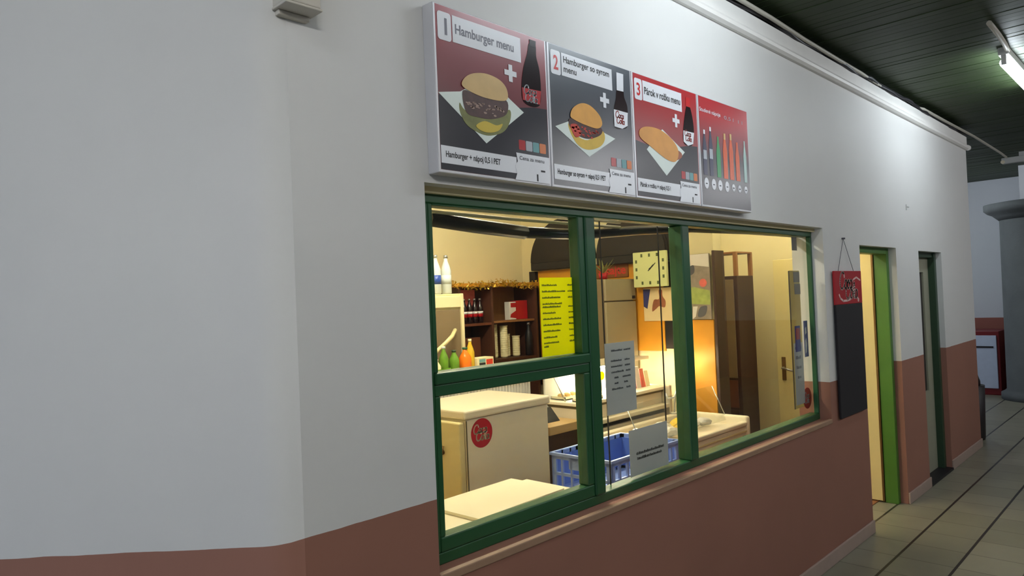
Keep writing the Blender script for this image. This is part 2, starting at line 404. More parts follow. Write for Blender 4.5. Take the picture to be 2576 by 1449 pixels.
# cornice moulding along the top of the shop wall, the dark gap above it
cn = MB(); pr = [(0, 3.055), (-.018, 3.055), (-.034, 3.066), (-.038, 3.082), (-.03, 3.098), (-.014, 3.106), (-.014, 3.19), (0, 3.19)]
cn.prism([(.95, y, z) for y, z in pr], (7.62, 0, 0)); cn.cyl((8.56, -.018, 3.08), (8.6, -.018, 3.08), .028)
struct(cn.build('trim_1', M['white_paint']))
struct(box('trim_2', (.9, .03, WT), (8.55, .18, CEIL), M['dark_void']))  # dark board painting in the shadow gap below the ceiling
sk = MB()
for a, b in ((.975, 5.235), (6.055, 6.665), (7.39, 8.58)): sk.box((a, -.014, 0), (b, 0, .085), .004)
struct(sk.build('baseboard_front', M['skirting']))
struct(MB().box((1.385, -.006, .848), (4.575, .018, .876), .004).build('trim_3', M['tan']))
struct(box('trim_4', (1.385, .05, 2.054), (4.575, .069, 2.0755), M['cream']))
# kitchen shell
struct(box('wall_back', (1.1, 3.0, 0), (6.5, 3.1, 2.95), M['cream']))
struct(box('wall_kitchen_left', (1.0, .2, 0), (1.1, 3.1, 2.95), M['cream']))
struct(box('wall_right', (6.4, .2, 0), (6.5, 3.0, 2.95), M['cream']))
struct(box('wall_partition', (5.0, .985, 0), (5.12, 3.0, 2.95), M['cream']))
struct(box('ceiling_kitchen', (1.0, .2, 2.95), (6.5, 3.1, 3.0), M['cream']))
struct(box('floor_kitchen', (1.1, .2, 0), (6.4, 3.0, .006), M['lino']))

# ---- the serving window
win = struct_root('window_1', (2.98, .1, .87))
f = MB()
f.box((1.385, .07, 2.025), (4.575, .135, 2.075), .004).box((1.385, .07, .87), (4.575, .135, .908), .004)
f.box((1.385, .07, .908), (1.452, .135, 2.025), .004).box((4.553, .07, .908), (4.575, .1, 2.025), .004)
f.build('window_frame', M['green'], win)
for a, b in ((2.25, 2.312), (2.985, 3.052)):
    MB().box((a, .06, .908), (b, .135, 2.025), .006).build('mullion', M['green'], win)
MB().box((1.452, .062, 1.44), (2.25, .135, 1.478), .005).build('transom', M['green'], win)
s_ = MB(); s_.box((1.452, .068, .908), (2.25, .12, .956), .005).box((1.452, .068, 1.402), (2.25, .12, 1.44), .005)
s_.box((1.452, .07, .956), (1.474, .12, 1.402), .004).box((2.212, .068, .956), (2.25, .12, 1.402), .005)
s_.build('sash', M['green'], win)
s2 = MB(); s2.box((1.452, .07, 1.478), (1.47, .12, 2.025), .004).box((2.212, .068, 1.478), (2.25, .12, 2.025), .005).box((1.47, .07, 2.018), (2.212, .12, 2.025), .004)
s2.build('sash', M['green'], win)
for a, b, c, d in ((1.46, .95, 2.22, 1.41), (1.46, 1.475, 2.22, 2.015), (2.305, .9, 2.99, 2.03), (3.045, .9, 4.552, 2.03)):
    box('pane', (a, .096, b), (c, .1, d), M['glass'], win)
# edge of the second, sliding sheet of glass
sl = MB(); sl.box((2.425, .122, .9), (2.43, .126, 2.02)).box((2.872, .122, .9), (2.878, .126, 2.02))
sl.build('sliding_glass_edge', M['black'], win)

# ---- doors
d1 = struct_root('door_1', (6.03, .15, 0))
MB().box((6.0, .055, 0), (6.055, .15, 1.985), .003).box((5.235, .055, 1.94), (6.0, .15, 1.985), .003).box((5.235, .055, 0), (5.26, .15, 1.94), .003).build('door_frame', M['green_door'], d1)
lf = MB().box((5.99, .165, .012), (6.03, .96, 1.955), .003).build('door_leaf', M['cream_door'], d1)
MB().box((5.986, .152, .012), (6.034, .165, 1.955)).build('door_edge', M['bronze'], d1)
hd = MB(); hd.box((5.983, .885, .92), (5.99, .92, 1.12), .003); hd.build('handle_plate', M['bronze'], lf)
hd = MB(); hd.cyl((5.985, .9, 1.03), (5.945, .9, 1.03), .008).cyl((5.945, .905, 1.03), (5.945, .8, 1.005), .009); hd.build('handle', M['steel'], lf)
d2 = struct_root('door_2', (7.03, .1, 0))
MB().box((7.33, .045, 0), (7.39, .17, 1.975), .003).box((6.665, .06, 1.93), (7.33, .17, 1.975), .003).box((6.665, .06, 0), (6.7, .17, 1.93), .003).build('door_frame', M['dark_green'], d2)
lf = MB(); lf.box((6.7, .1, .0), (6.84, .14, 1.93)).box((7.17, .1, 0), (7.33, .14, 1.93)).box((6.84, .1, 0), (7.17, .14, .74)).box((6.84, .1, 1.8), (7.17, .14, 1.93))
lf = lf.build('door_leaf', M['grey_leaf'], d2)
box('door_glass', (6.84, .115, .74), (7.17, .125, 1.8), M['dark_glass'], lf)
MB().box((6.665, -.012, .0), (7.39, .1, .02)).build('threshold', M['black'], d2)

# ================================================================== CORRIDOR
# menu boards
BZ0 = 2.1; BS = 1.01; BY = -.05
BX = (1.402, 1.930, 2.457, 2.989, 3.502)   # left edges of the four boards, right edge of the last
Rr = {
 'b1': dict(bun=[(.107, .282), (.12, .309), (.158, .33), (.215, .34), (.273, .332), (.305, .31), (.31, .277), (.282, .263), (.211, .26), (.149, .267)],
   fill=[(.109, .264), (.149, .267), (.211, .26), (.303, .269), (.302, .223), (.239, .197), (.175, .192), (.121, .201)],
   low=[(.095, .226), (.115, .207), (.175, .194), (.239, .199), (.315, .24), (.32, .207), (.29, .165), (.236, .143), (.185, .14), (.124, .159), (.096, .195)],
   bit=[(.161, .164), (.2, .184), (.251, .178), (.281, .187), (.263, .163), (.224, .15), (.185, .15)],
   napkin=[(.01, .244), (.1, .262), (.218, .331), (.388, .242), (.205, .113)],
   bottle=[(.43, .49), (.462, .49), (.464, .449), (.478, .402), (.481, .332), (.47, .28), (.422, .27), (.386, .286), (.383, .334), (.395, .395), (.417, .449)],
   cap=[(.431, .504), (.464, .504), (.462, .48), (.431, .48)], label=[(.384, .328), (.481, .332), (.473, .283), (.386, .286)]),
 'b2': dict(bun=[(.114, .271), (.131, .302), (.182, .328), (.237, .327), (.291, .299), (.305, .266), (.271, .246), (.192, .25), (.132, .26)],
   fill=[(.114, .262), (.192, .25), (.296, .253), (.294, .225), (.22, .2), (.151, .205), (.108, .232)],
   low=[(.101, .241), (.136, .208), (.212, .194), (.303, .241), (.321, .214), (.29, .18), (.217, .158), (.156, .167), (.114, .205)],
   bit=[(.112, .236), (.153, .243), (.172, .212), (.139, .196)],
   napkin=[(.028, .22), (.155, .268), (.39, .223), (.219, .132)],
   bottle=[(.417, .427), (.457, .427), (.464, .399), (.483, .361), (.478, .287), (.441, .269), (.389, .271), (.389, .335), (.406, .384)],
   cap=[(.416, .492), (.463, .493), (.459, .422), (.414, .42)], label=[(.388, .34), (.483, .34), (.478, .287), (.441, .27), (.388, .272)]),
 'b3': dict(bun=[(.042, .284), (.096, .305), (.194, .306), (.284, .279), (.334, .24), (.331, .2), (.297, .179), (.225, .187), (.118, .224), (.044, .252)],
   bit=[(.322, .233), (.363, .226), (.363, .206), (.315, .19)],
   napkin=[(.088, .209), (.215, .311), (.393, .233), (.234, .113)],
   bottle=[(.426, .447), (.454, .449), (.475, .399), (.482, .341), (.47, .28), (.424, .266), (.387, .281), (.393, .351)],
   cap=[(.423, .487), (.459, .488), (.457, .445), (.42, .445)], label=[(.389, .331), (.482, .332), (.47, .28), (.424, .266), (.387, .281)]),
}
def menu_board(i, label, ground):
    x0, x1 = BX[i], BX[i+1]-.004
    t = thing('menu_board', ((x0+x1)/2, -.025, BZ0), label, 'menu board', 'menu boards above the serving window')
    W, H_ = (x1-x0)/BS, .52
    MB().box((x0, BY, BZ0), (x1, -.001, BZ0+H_*BS), .003).build('board_case', M['alu'], t)
    P = Plane((x0, BY, BZ0), (BS, 0, 0), (0, 0, BS))
    rim = .01
    flat('printed_ground', [rect(rim, rim, W-rim*.8, H_-.004)], ground, t, P, 1)
    return t, P, W, H_
def tag_outline(): return [(.341, .1), (.508, .1), (.508, .008), (.332, .008), (.342, .03), (.334, .055), (.347, .071)]
def plus(cx, cy, r, w): return [rect(cx-w, cy-r, cx+w, cy+r), rect(cx-r, cy-w, cx-w, cy+w), rect(cx+w, cy-w, cx+r, cy+w)]
def bottle_badge(P, t, cx, cy, layer):
    pl = []
    for q in (script_word('Coca', cx-.042, cy+.004, .03, .0042), script_word('Cola', cx-.036, cy-.022, .03, .0042)): pl += q
    flat('label_lettering', pl, M['white_print'], t, P, layer)
def meal_board(i, key, num, title, cap, ground, num_m, title_m, lower_dark, bun_m, fill_m, low_m, bit_m, label_m, badge, label):
    t, P, W, H_ = menu_board(i, label, ground); A = Rr[key]
    if lower_dark: flat('dark_ground', [[(.011, .011), (.508, .011), (.508, .272), (.44, .268), (.177, .222), (.011, .238)]], M['dark_print'], t, P, 2)
    flat('number_panel', [round_rect(.017, .409, .072, .497, .01)], M['white_print'], t, P, 3)
    text('number', num, num_m, t, P, .032, .428, .072, 4, width=None if num == '1' else .026, bold=.02)
    flat('title_panel', [rect(.077, .412, .385, .496)], M['white_print'], t, P, 3)
    lines = title.split('\n')
    if len(lines) == 2:
        text('title', lines[0], title_m, t, P, .088, .462, .033, 4, width=.278, bold=.022)
        text('title', lines[1], title_m, t, P, .088, .428, .033, 4, width=.074, bold=.022)
    else:
        text('title', title, title_m, t, P, .088, .441, .042, 4, width=.262 if i == 0 else .284, bold=.022)
    flat('plus_sign', plus(.33, .365, .029, .009), M['white_print'], t, P, 4)
    flat('napkin_picture', [A['napkin']], M['napkin'], t, P, 3)
    if key == 'b3':
        flat('sausage_picture', [A['bit']], M['sausage'], t, P, 4, True)
        flat('bread_roll_picture', [A['bun']], M['dog'], t, P, 5, True)
    else:
        flat('lower_bun_picture', [A['low']], low_m, t, P, 4, True)
        flat('filling_picture', [A['fill']], fill_m, t, P, 5, True)
        flat('topping_picture', [A['bit']], bit_m, t, P, 6, True)
        fx = [a for a, b in A['fill']]; fy = [b for a, b in A['fill']]; q = random.Random(i)
        bits = []
        for n_ in range(34):
            f_ = (n_+.5)/34; bx = min(fx)+.014+(max(fx)-min(fx)-.028)*f_; by = (min(fy)+max(fy))/2-.006*math.sin(f_*3)+q.uniform(-.024, .02)*(1-abs(2*f_-1)**3)
            bits.append(disc(bx, by, q.uniform(.003, .008), 8, q.uniform(.0015, .004)))
        flat('filling_bits', bits, M['onion'] if key == 'b1' else M['tomato'], t, P, 6)
        flat('top_bun_picture', [A['bun']], bun_m, t, P, 7, True)
    flat('bottle_picture', [A['bottle']], M['cola'], t, P, 3, True)
    flat('bottle_cap_picture', [A['cap']], M['cap_red'] if key == 'b3' else (M['cola'] if key == 'b1' else M['white_print']), t, P, 4)
    flat('bottle_label_picture', [A['label']], label_m, t, P, 4)
    if badge: bottle_badge(P, t, .432, .306, 5)
    else:
        pl = script_word('Coca', .396, .31, .026, .004)+script_word('Cola', .402, .288, .026, .004)
        flat('label_lettering', pl, M['pink'], t, P, 5)
    for k, cm in enumerate(('red_print', 'grey_ink', 'teal', 'orange_ink')):
        flat('meal_icon', [round_rect(.357+k*.035, .112, .389+k*.035, .146, .004)], M[cm], t, P, 3)
    flat('caption_panel', [rect(.012, .03, .342, .084)], M['white_print'], t, P, 3)
    text('caption', cap, M['ink'], t, P, .03, .05, .026, 4, width=.235 if i == 0 else (.285 if i == 1 else .23), bold=.022)
    flat('price_tag', [tag_outline()], M['white_print'], t, P, 5)
    text('price_heading', 'Cena za menu', M['ink_grey'], t, P, .356, .078, .018, 6, width=.125, bold=.01)
    flat('price_mark', [rect(.44, .012, .447, .036), rect(.462, .046, .484, .052)], M['ink'], t, P, 6)
    return t
G1 = print_fade('menu_ground_maroon', (150, 30, 44), (92, 20, 34), 2.3, 2.62)
G2 = print_fade('menu_ground_slate', (66, 74, 84), (34, 34, 44), 2.22, 2.6)
G3 = print_fade('menu_ground_red', (182, 26, 36), (126, 20, 30), 2.3, 2.62)
G4 = print_fade('menu_ground_red_dark', (184, 30, 40), (40, 36, 48), 2.34, 2.54)
meal_board(0, 'b1', '1', 'Hamburger menu', 'Hamburger + nápoj 0,5 l PET', G1, M['ink_faint'], M['ink_faint'], True, M['bun'], M['meat'], M['lettuce'], M['cheese'], M['red_print'], True,  # pale ink of number and title paints in the lamp glare
           'menu board numbered 1 with hamburger on maroon above the window')
meal_board(1, 'b2', '2', 'Hamburger so syrom\nmenu', 'Hamburger so syrom + nápoj 0,5 l PET', G2, M['red_ink'], M['ink'], False, M['bun_gold'], M['meat'], M['bun_low'], M['tomato'], M['white_print'], False,
           'menu board numbered 2 with golden hamburger on dark grey')
meal_board(2, 'b3', '3', 'Párok v rožku menu', 'Párok v rožku + nápoj 0,5 l', G3, M['red_ink'], M['ink'], True, None, None, None, None, M['white_print'], False,
           'menu board numbered 3 with hot dog roll on red')
t, P, W, H_ = menu_board(3, 'menu board of seven cold drink bottles with round price tags', G4)
text('title', 'Studené nápoje', M['white_print'], t, P, .014, .446, .026, 3, width=.2, bold=.01)
text('size_heading', '0,5 l  1 l', M['grey_ink'], t, P, .25, .442, .024, 3, width=.19)
for k, (bx, tz, wd, cm) in enumerate(((.048, .361, .034, 'bottle_navy'), (.106, .382, .034, 'bottle_navy'), (.178, .346, .038, 'bottle_green'), (.245, .37, .042, 'bottle_orange'),
                                      (.307, .376, .042, 'bottle_orange'), (.372, .343, .04, 'bottle_orange'), (.452, .36, .03, 'bottle_pale'))):
    h = tz-.15; w = wd/2
    flat('bottle_picture', [[(bx-w, .15), (bx+w, .15), (bx+w, .15+h*.62), (bx+w*.4, .15+h*.88), (bx+w*.4, tz), (bx-w*.4, tz), (bx-w*.4, .15+h*.88), (bx-w, .15+h*.62)]], M[cm], t, P, 3)
    if k < 2: flat('bottle_label_picture', [rect(bx-w*.9, .15+h*.35, bx+w*.9, .15+h*.55)], M['grey_ink'], t, P, 4); flat('bottle_cap_picture', [rect(bx-w*.45, tz-.02, bx+w*.45, tz)], M['white_print'], t, P, 4)
    elif k in (3, 4): flat('bottle_cap_picture', [rect(bx-w*.45, tz-.03, bx+w*.45, tz)], M['bun'], t, P, 4)
for bx in (.051, .12, .182, .251, .317, .381, .448):
    flat('price_tag', [disc(bx, .112, .021 if bx < .28 else .017, 20, .026 if bx < .28 else .018)], M['white_print'], t, P, 3)
    flat('price_mark', [rect(bx-.008, .108, bx+.008, .113)], M['ink_grey'], t, P, 4)

# alarm box high on the corner
t = thing('alarm_box', (.955, -.04, 2.48), 'small grey wall box high up beside the menu boards', 'wall box')
MB().box((.905, -.07, 2.487), (1.005, .012, 2.7), .004).build('housing', M['box_grey'], t)
MB().box((.902, -.073, 2.479), (1.008, .012, 2.486), .002).build('lower_cover', M['box_grey'], t)
MB().box((.91, -.02, 2.466), (1.0, .01, 2.479), .003).build('sounder', M['box_grey'], t)

# chalkboard on a string
t = thing('chalkboard', (4.925, -.012, .86), 'tall black chalkboard with red header hung beside the doorway', 'chalkboard')
MB().box((4.68, -.022, .86), (5.17, -.008, 1.585), .003).build('writing_panel', M['black_slate'], t)
hp = MB().box((4.68, -.023, 1.585), (5.17, -.008, 1.803), .003).build('header_panel', M['red_print'], t)
P = Plane((4.68, -.023, .86), (1, 0, 0), (0, 0, 1))
pl = script_word('Coca', .07, .825, .11, .017)+script_word('Cola', .17, .76, .11, .016)
pl += ribbon([(.06, .79), (.08, .765), (.13, .748), (.2, .748), (.26, .756)], .014)+ribbon([(.33, .885), (.39, .9), (.46, .88)], .012)
flat('logo', pl, M['pale_pink'], hp, P, 2)
flat('small_emblem', [disc(.41, .748, .014)], M['pale_pink'], hp, P, 2)
MB().tube([(4.77, -.014, 1.803), (4.905, -.008, 2.018), (5.05, -.014, 1.803)], .0018, 6).build('string', M['ink_grey'], t)
MB().cyl((4.905, .0, 2.018), (4.905, -.02, 2.018), .006).build('hook', M['ink_grey'], t)

# paint scar on the wall over the doors, built as thin raised bars
mb = MB(); mb.box((6.375, -.006, 2.30), (6.382, 0, 2.345)).box((6.382, -.006, 2.328), (6.455, 0, 2.336))
tag(mb.build('wall_paint_scar', M['lamp_body']), 'tiny grey paint scar on the white wall between the two doorways', 'paint mark')

# tube lamps under the dark plank ceiling
def tube_lamp(x, label, ty=-.8, lm=None):
    t = thing('ceiling_lamp', (x, ty, CEIL), label, 'ceiling lamp', 'tube lamps along the corridor ceiling')
    MB().box((x-.64, ty-.03, CEIL-.05), (x+.64, ty+.03, CEIL+.004), .006).build('housing', M['lamp_body'], t)
    MB().cyl((x-.6, ty, CEIL-.095), (x+.6, ty, CEIL-.095), .03, seg=12).build('tube', lm or TUBE, t)
    for s in (-1, 1): MB().box((x+s*.62-.015, ty-.015, CEIL-.115), (x+s*.62+.015, ty+.015, CEIL-.045), .003).build('lamp_holder', M['lamp_body'], t)
    return t
tube_lamp(6.42, 'bright tube lamp under the dark plank ceiling by the doorways')
tube_lamp(2.85, 'tube lamp on the ceiling in front of the menu boards')
tube_lamp(-.4, 'tube lamp on the ceiling close to the bare white wall', -.8, TUBE_SOFT)
tube_lamp(-.4, 'added fill tube lamp of an unseen outer row at the entrance end', -2.6, FILL_LEFT)  # unseen lamp, added so both walls at the corner are lit alike
tube_lamp(3.2, 'added fill tube lamp of an unseen outer row facing the serving window', -3.4, FILL_OUT)  # outer row is unseen, added as even fill on the shop wall
tube_lamp(6.6, 'added fill tube lamp of an unseen outer row facing the doorways', -3.4, FILL_RIGHT)
tube_lamp(9.8, 'added fill tube lamp of an unseen outer row near the far wall', -3.4, FILL_RIGHT)
tube_lamp(11.2, 'added fill tube lamp hidden behind the shop corner', 1.6, FILL_FAR)  # out of view, added to brighten the far wall
pts = [at_z(*q, CEIL-.02) for q in ((2488, 58), (2500, 72), (2514, 90), (2527, 110), (2536, 130))]
tag(MB().tube(pts, .016).build('lamp_conduit', M['cable']), 'pale bent conduit feeding the bright tube lamp', 'conduit')
cpts = [(1840, 0), (1863, 0), (1938, 44), (2023, 99), (2108, 150), (2166, 184), (2220, 221), (2292, 269), (2322, 274), (2380, 306), (2448, 342), (2516, 384), (2532, 396)]
pts = [at_z(px, py, CEIL-.06) for px, py in cpts]; pts[0] = pts[1]+Vector((-2.2, .0, .0))
cb = []
for i in range(len(pts)-1):
    for k in range(3): cb.append(pts[i].lerp(pts[i+1], k/3))
cb.append(pts[-1])
tag(MB().tube(cb, .012).build('power_cable', M['cable']), 'long pale cable running along the top of the shop wall', 'cable')
# dark bundle of old cable over the cornice
b0 = []
for i in range(60):
    x = .9+i*.13; b0.append((x, -.012+.01*math.sin(i*1.7), WT+.018+.008*math.sin(i*.9)))
tag(MB().tube(b0, .016).build('cable_bundle', M['black']), 'dark cable bundle lying over the white cornice', 'cable')
l2 = thing('ceiling_spotlight', (10.9, -.1, CEIL), 'small white lamp bar on the ceiling beyond the shop corner', 'ceiling lamp')
a = at_z(2516, 412, CEIL-.11)
MB().box((a.x-.04, a.y-.55, CEIL-.12), (a.x+.04, a.y-.02, CEIL-.05), .006).build('housing', M['lamp_body'], l2)
MB().box((a.x-.02, a.y-.4, CEIL-.05), (a.x+.02, a.y-.2, CEIL+.004)).build('mount', M['lamp_body'], l2)
for yy in (a.y-.035, a.y-.33): MB().cyl((a.x-.03, yy, CEIL-.1), (a.x-.055, yy, CEIL-.1), .022).build('lamp_lens', M['board_white'], l2)

# the far end of the hall
t = thing('stone_column', (12.35, -.12, 0), 'grey stone column with round capital at the far end', 'column')
cxy = (12.35, -.04, 0)
MB().lathe([(.5, 0), (.5, .09), (.46, .11), (.43, .14), (.415, 2.55)], cxy, 40).build('shaft', M['stone'], t)
MB().lathe([(.415, 2.55), (.47, 2.6), (.5, 2.63), (.56, 2.66), (.6, 2.7), (.6, 2.78), (.46, 2.8)], cxy, 40).build('capital', M['stone'], t)
MB().box((11.95, -.56, 2.8), (12.75, .06, CEIL), .0).build('abutment', M['wall_far'], t)
t = thing('freezer_cabinet', (12.75, .95, 0), 'white fronted cabinet with dark red frame at the far wall', 'cabinet')
MB().box((12.52, .485, 0), (13.1, 1.5, .95), .01).build('body', M['cabinet_red'], t)
dp = MB().box((12.5, .52, .1), (12.52, 1.42, .885), .006).build('front_panel', M['cabinet_white'], t)
box('handle_slot', (12.494, .56, .70), (12.501, 1.38, .726), M['black'], dp)
t = thing('litter_bin', (9.0, .2, 0), 'dark litter bin with domed lid just past the shop corner', 'litter bin')
MB().lathe([(.15, 0), (.155, .02), (.17, .58)], (8.97, .19, 0), 28).build('body', M['bin'], t)
MB().lathe([(.18, .58), (.18, .62), (.15, .72), (.1, .82), (.05, .86)], (8.97, .24, 0), 28).build('lid', M['bin'], t)

# ================================================================== ON THE GLASS
GY = .0945   # outer face of the panes
def sheet(name, x0, z0, x1, z1, m, label, cat, y=.112, group=None, th=.0008):
    t = thing(name, ((x0+x1)/2, y, z0), label, cat, group)
    MB().box((x0, y-th, z0), (x1, y, z1)).build('paper_sheet' if m is not M['blue_sticker'] else 'sticker_face', m, t)
    return t, Plane((x0, y-th, z0), (1, 0, 0), (0, 0, 1))
t, P = sheet('price_list', 2.018, 1.48, 2.228, 1.783, M['yellow_paper'], 'bright yellow price list taped inside the first window pane', 'price list')
rows = [(.27, [(.012, .1), (.165, .195)]), (.246, [(.012, .15), (.165, .195)]), (.222, [(.012, .12), (.165, .195)]), (.198, [(.012, .13)]), (.186, [(.012, .12), (.165, .195)]), (.163, [(.012, .09), (.165, .195)]),
        (.14, [(.012, .12), (.165, .195)]), (.117, [(.012, .12), (.165, .195)]), (.093, [(.012, .11), (.165, .195)]), (.069, [(.012, .09), (.165, .195)]), (.048, [(.012, .1), (.165, .195)]), (.034, [(.012, .04)])]
flat('printed_lines', dashes(rows, 0, .0075, 3), M['ink_green'], t, P, 1)
t, P = sheet('opening_hours_notice', 2.409, 1.2, 2.625, 1.502, M['paper'], 'white notice sheet of opening hours taped in the middle pane', 'notice')
rows = [(.265, [(.045, .125), (.135, .185)]), (.222, [(.04, .12), (.14, .18)]), (.198, [(.04, .12), (.14, .18)]), (.174, [(.04, .13), (.145, .18)]), (.15, [(.06, .09), (.12, .18)]), (.126, [(.06, .09), (.13, .16)]), (.102, [(.04, .12), (.145, .175)])]
flat('printed_lines', dashes(rows, 0, .008, 5), M['ink_grey'], t, P, 1)
t, P = sheet('till_notice', 2.556, .912, 2.862, 1.113, M['paper'], 'white landscape notice low in the middle pane before the blue crates', 'notice')
rows = [(.088, [(.05, .27)]), (.066, [(.055, .25)])]
flat('printed_lines', dashes(rows, 0, .012, 8), M['ink'], t, P, 1)
# stickers on the third pane
t, P = sheet('vertical_poster', 4.30, .965, 4.455, 1.812, M['haze_sheet'], 'tall narrow pale poster on the glass before the cream door', 'poster')
flat('poster_edge', [rect(-.012, 0, .006, .845)], M['seam'], t, P, 1)
flat('text_block', [rect(.06, .775, .155, .84), rect(.07, .70, .16, .765)], M['sticker_grey'], t, P, 2)
flat('white_sheet', [rect(.02, .02, .155, .4)], M['paper'], t, P, 1)
flat('printed_lines', dashes([(.36, [(.04, .13)]), (.3, [(.045, .12)]), (.24, [(.05, .12)]), (.18, [(.06, .11)])], 0, .02, 9), M['ink_faint'], t, P, 2)
flat('picture_patch', [rect(.045, .345, .125, .505)], M['blue_sticker'], t, P, 3)
flat('red_patch', [rect(.06, .42, .115, .49)], M['red_print'], t, P, 4)
t, P = sheet('payment_sticker', 4.485, 1.268, 4.545, 1.495, M['blue_sticker'], 'blue vertical sticker at the edge of the third pane', 'sticker')
flat('white_figure', [[(.012, .02), (.03, .03), (.04, .08), (.03, .12), (.012, .1)], [(.018, .14), (.04, .15), (.038, .19), (.02, .18)]], M['white_print'], t, P, 1)
t, P = sheet('grey_sticker', 4.364, 1.938, 4.44, 2.022, M['sticker_grey'], 'small dark grey sticker at the top of the third pane', 'sticker')
t = thing('round_sticker', (4.5, .11, .945), 'round red sticker with white lettering low on the third pane', 'sticker', None)
P = Plane((4.49, .1115, 1.01), (1, 0, 0), (0, 0, 1))
flat('sticker_disc', [disc(0, 0, .066)], M['red_print'], t, P, 1)
flat('logo', script_word('Coca', -.05, .002, .036, .005)+script_word('Cola', -.045, -.03, .036, .005), M['white_print'], t, P, 2)

# rolled blind and slats behind the glass
t = thing('roller_blind', (3, .24, 2.0), 'dark rolled up blind hanging behind the top of the window', 'blind')
pts = [at_y(*q, .24) for q in ((1078, 550), (1190, 568), (1320, 585), (1400, 588), (1470, 590), (1600, 580), (1740, 574), (1880, 580), (2035, 592))]
MB().tube(pts[:3], .027).build('roll', M['black'], t); MB().tube(pts[2:], .023).build('roll', M['dark_print'], t)  # second roll also stands in for the blue-grey reflection across the other panes
for dy in (0, 17):
    MB().tube([at_y(1076, 518+dy*.8, .22), at_y(1290, 538+dy*.8, .22), at_y(1560, 560+dy*.7, .22)], .0065).build('slat', M['board_white'], t)

# ================================================================== KITCHEN
K = 'kitchen'
def lamp_kitchen(x, y, lm):
    t = thing('kitchen_lamp', (x, y, 2.95), 'tube lamp on the kitchen ceiling behind the window', 'ceiling lamp', 'kitchen tube lamps')
    MB().box((x-.62, y-.05, 2.9), (x+.62, y+.05, 2.952), .005).build('housing', M['lamp_body'], t)
    MB().cyl((x-.58, y, 2.87), (x+.58, y, 2.87), .018, seg=12).build('tube', lm, t)
    return t
lamp_kitchen(2.7, 1.3, TUBE_WARM); lk = lamp_kitchen(5.5, .9, TUBE_DIM); lk['label'] = 'tube lamp on the kitchen ceiling by the cream door'

# serving counter right behind the window with a stack of white boards
t = thing('serving_counter', (1.85, .45, 0), 'pale serving counter inside the window under the white boards', 'counter')
MB().box((1.12, .21, .79), (2.52, .7, .83), .004).build('counter_top', M['board_white'], t)
MB().box((1.14, .24, .006), (2.5, .66, .79), .003).build('counter_body', M['fridge'], t)
brd = []
def board(x0, y0, x1, y1, z, h, rot, label):
    mb = MB(); c = Vector(((x0+x1)/2, (y0+y1)/2, z)); q = Matrix.Rotation(rot, 3, 'Z')
    pts = [(x0, y0), (x1, y0), (x1, y1), (x0, y1)]
    pp = [c+q @ (Vector((a, b, z))-c) for a, b in pts]
    mb.prism(pp, (0, 0, h)); tag(mb.build('white_board', M['board_white']), label, 'board', 'white boards stacked on the serving counter')
board(1.62, .24, 2.34, .58, .831, .016, .0, 'bottom white board of the stack on the serving counter')
board(1.62, .245, 2.2, .57, .848, .02, .03, 'white board second from the bottom of the counter stack')
board(1.6, .235, 2.16, .56, .869, .014, -.03, 'white board just under the top one on the counter')
board(1.79, .27, 2.3, .575, .884, .012, .03, 'top white board of the stack on the serving counter')

# chest style fridge with round sticker
t = thing('small_fridge', (2.99, 1.53, 0), 'cream white fridge with a round red sticker on its side', 'fridge')
MB().box((2.645, 1.27, .006), (3.335, 1.8, 1.045), .006).build('body', M['fridge'], t)
MB().box((2.625, 1.255, 1.047), (3.35, 1.815, 1.1), .014, 3).build('lid', M['fridge'], t)
MB().box((2.6, 1.275, .08), (2.642, 1.795, 1.035), .008).build('door', M['appliance'], t)
MB().cyl((2.6, 1.42, .86), (2.585, 1.42, .86), .014).tube([(2.586, 1.40, .9), (2.58, 1.405, .86), (2.58, 1.43, .845), (2.584, 1.445, .86)], .006).build('latch', M['bronze'], t)
MB().box((2.646, 1.266, .02), (2.652, 1.2705, 1.04)).build('door_seam', M['seam'], t)
P = Plane((2.765, 1.2695, .957), (1, 0, 0), (0, 0, 1))
d = flat('round_sticker', [disc(0, 0, .083)], M['red_print'], t, P, 1)
d['label'] = 'round red sticker with white script lettering'
flat('logo', script_word('Coca', -.068, .0, .05, .007)+script_word('Cola', -.05, -.04, .05, .007), M['board_white'], d, P, 2)

# low worktop beside it with scale
t = thing('worktop_unit', (3.53, 1.6, 0), 'low brown unit with wooden worktop beside the fridge', 'counter')
MB().box((3.37, 1.29, .835), (3.70, 1.84, .89), .004).build('worktop', M['worktop'], t)
MB().box((3.375, 1.31, .006), (3.695, 1.83, .835)).build('cabinet_body', M['walnut'], t)
t = thing('kitchen_scale', (3.5, 1.5, .89), 'dark kitchen scale with grey pan on the wooden worktop', 'scale')
MB().hexa([(3.4, 1.4, .891), (3.6, 1.4, .891), (3.6, 1.62, .891), (3.4, 1.62, .891), (3.4, 1.46, .98), (3.58, 1.46, .98), (3.58, 1.6, .98), (3.4, 1.6, .98)]).build('body', M['black'], t)
MB().hexa([(3.41, 1.46, .981), (3.56, 1.46, .981), (3.56, 1.6, .981), (3.41, 1.6, .981), (3.43, 1.48, 1.03), (3.52, 1.48, 1.05), (3.52, 1.58, 1.05), (3.43, 1.58, 1.03)]).build('pan', M['steel'], t)
# raised counter at the back
t = thing('raised_counter', (3.2, 2.1, 0), 'raised white ribbed counter behind the fridge', 'counter')
mb = MB().box((2.3, 1.9, .006), (3.86, 2.42, 1.18))
for k in range(52): mb.box((2.302+k*.03, 1.892, .1), (2.322+k*.03, 1.9, 1.17))
mb.build('ribbed_body', M['white_paint'], t)
MB().box((2.28, 1.86, 1.18), (3.88, 2.44, 1.215), .004).build('counter_top', M['board_white'], t)
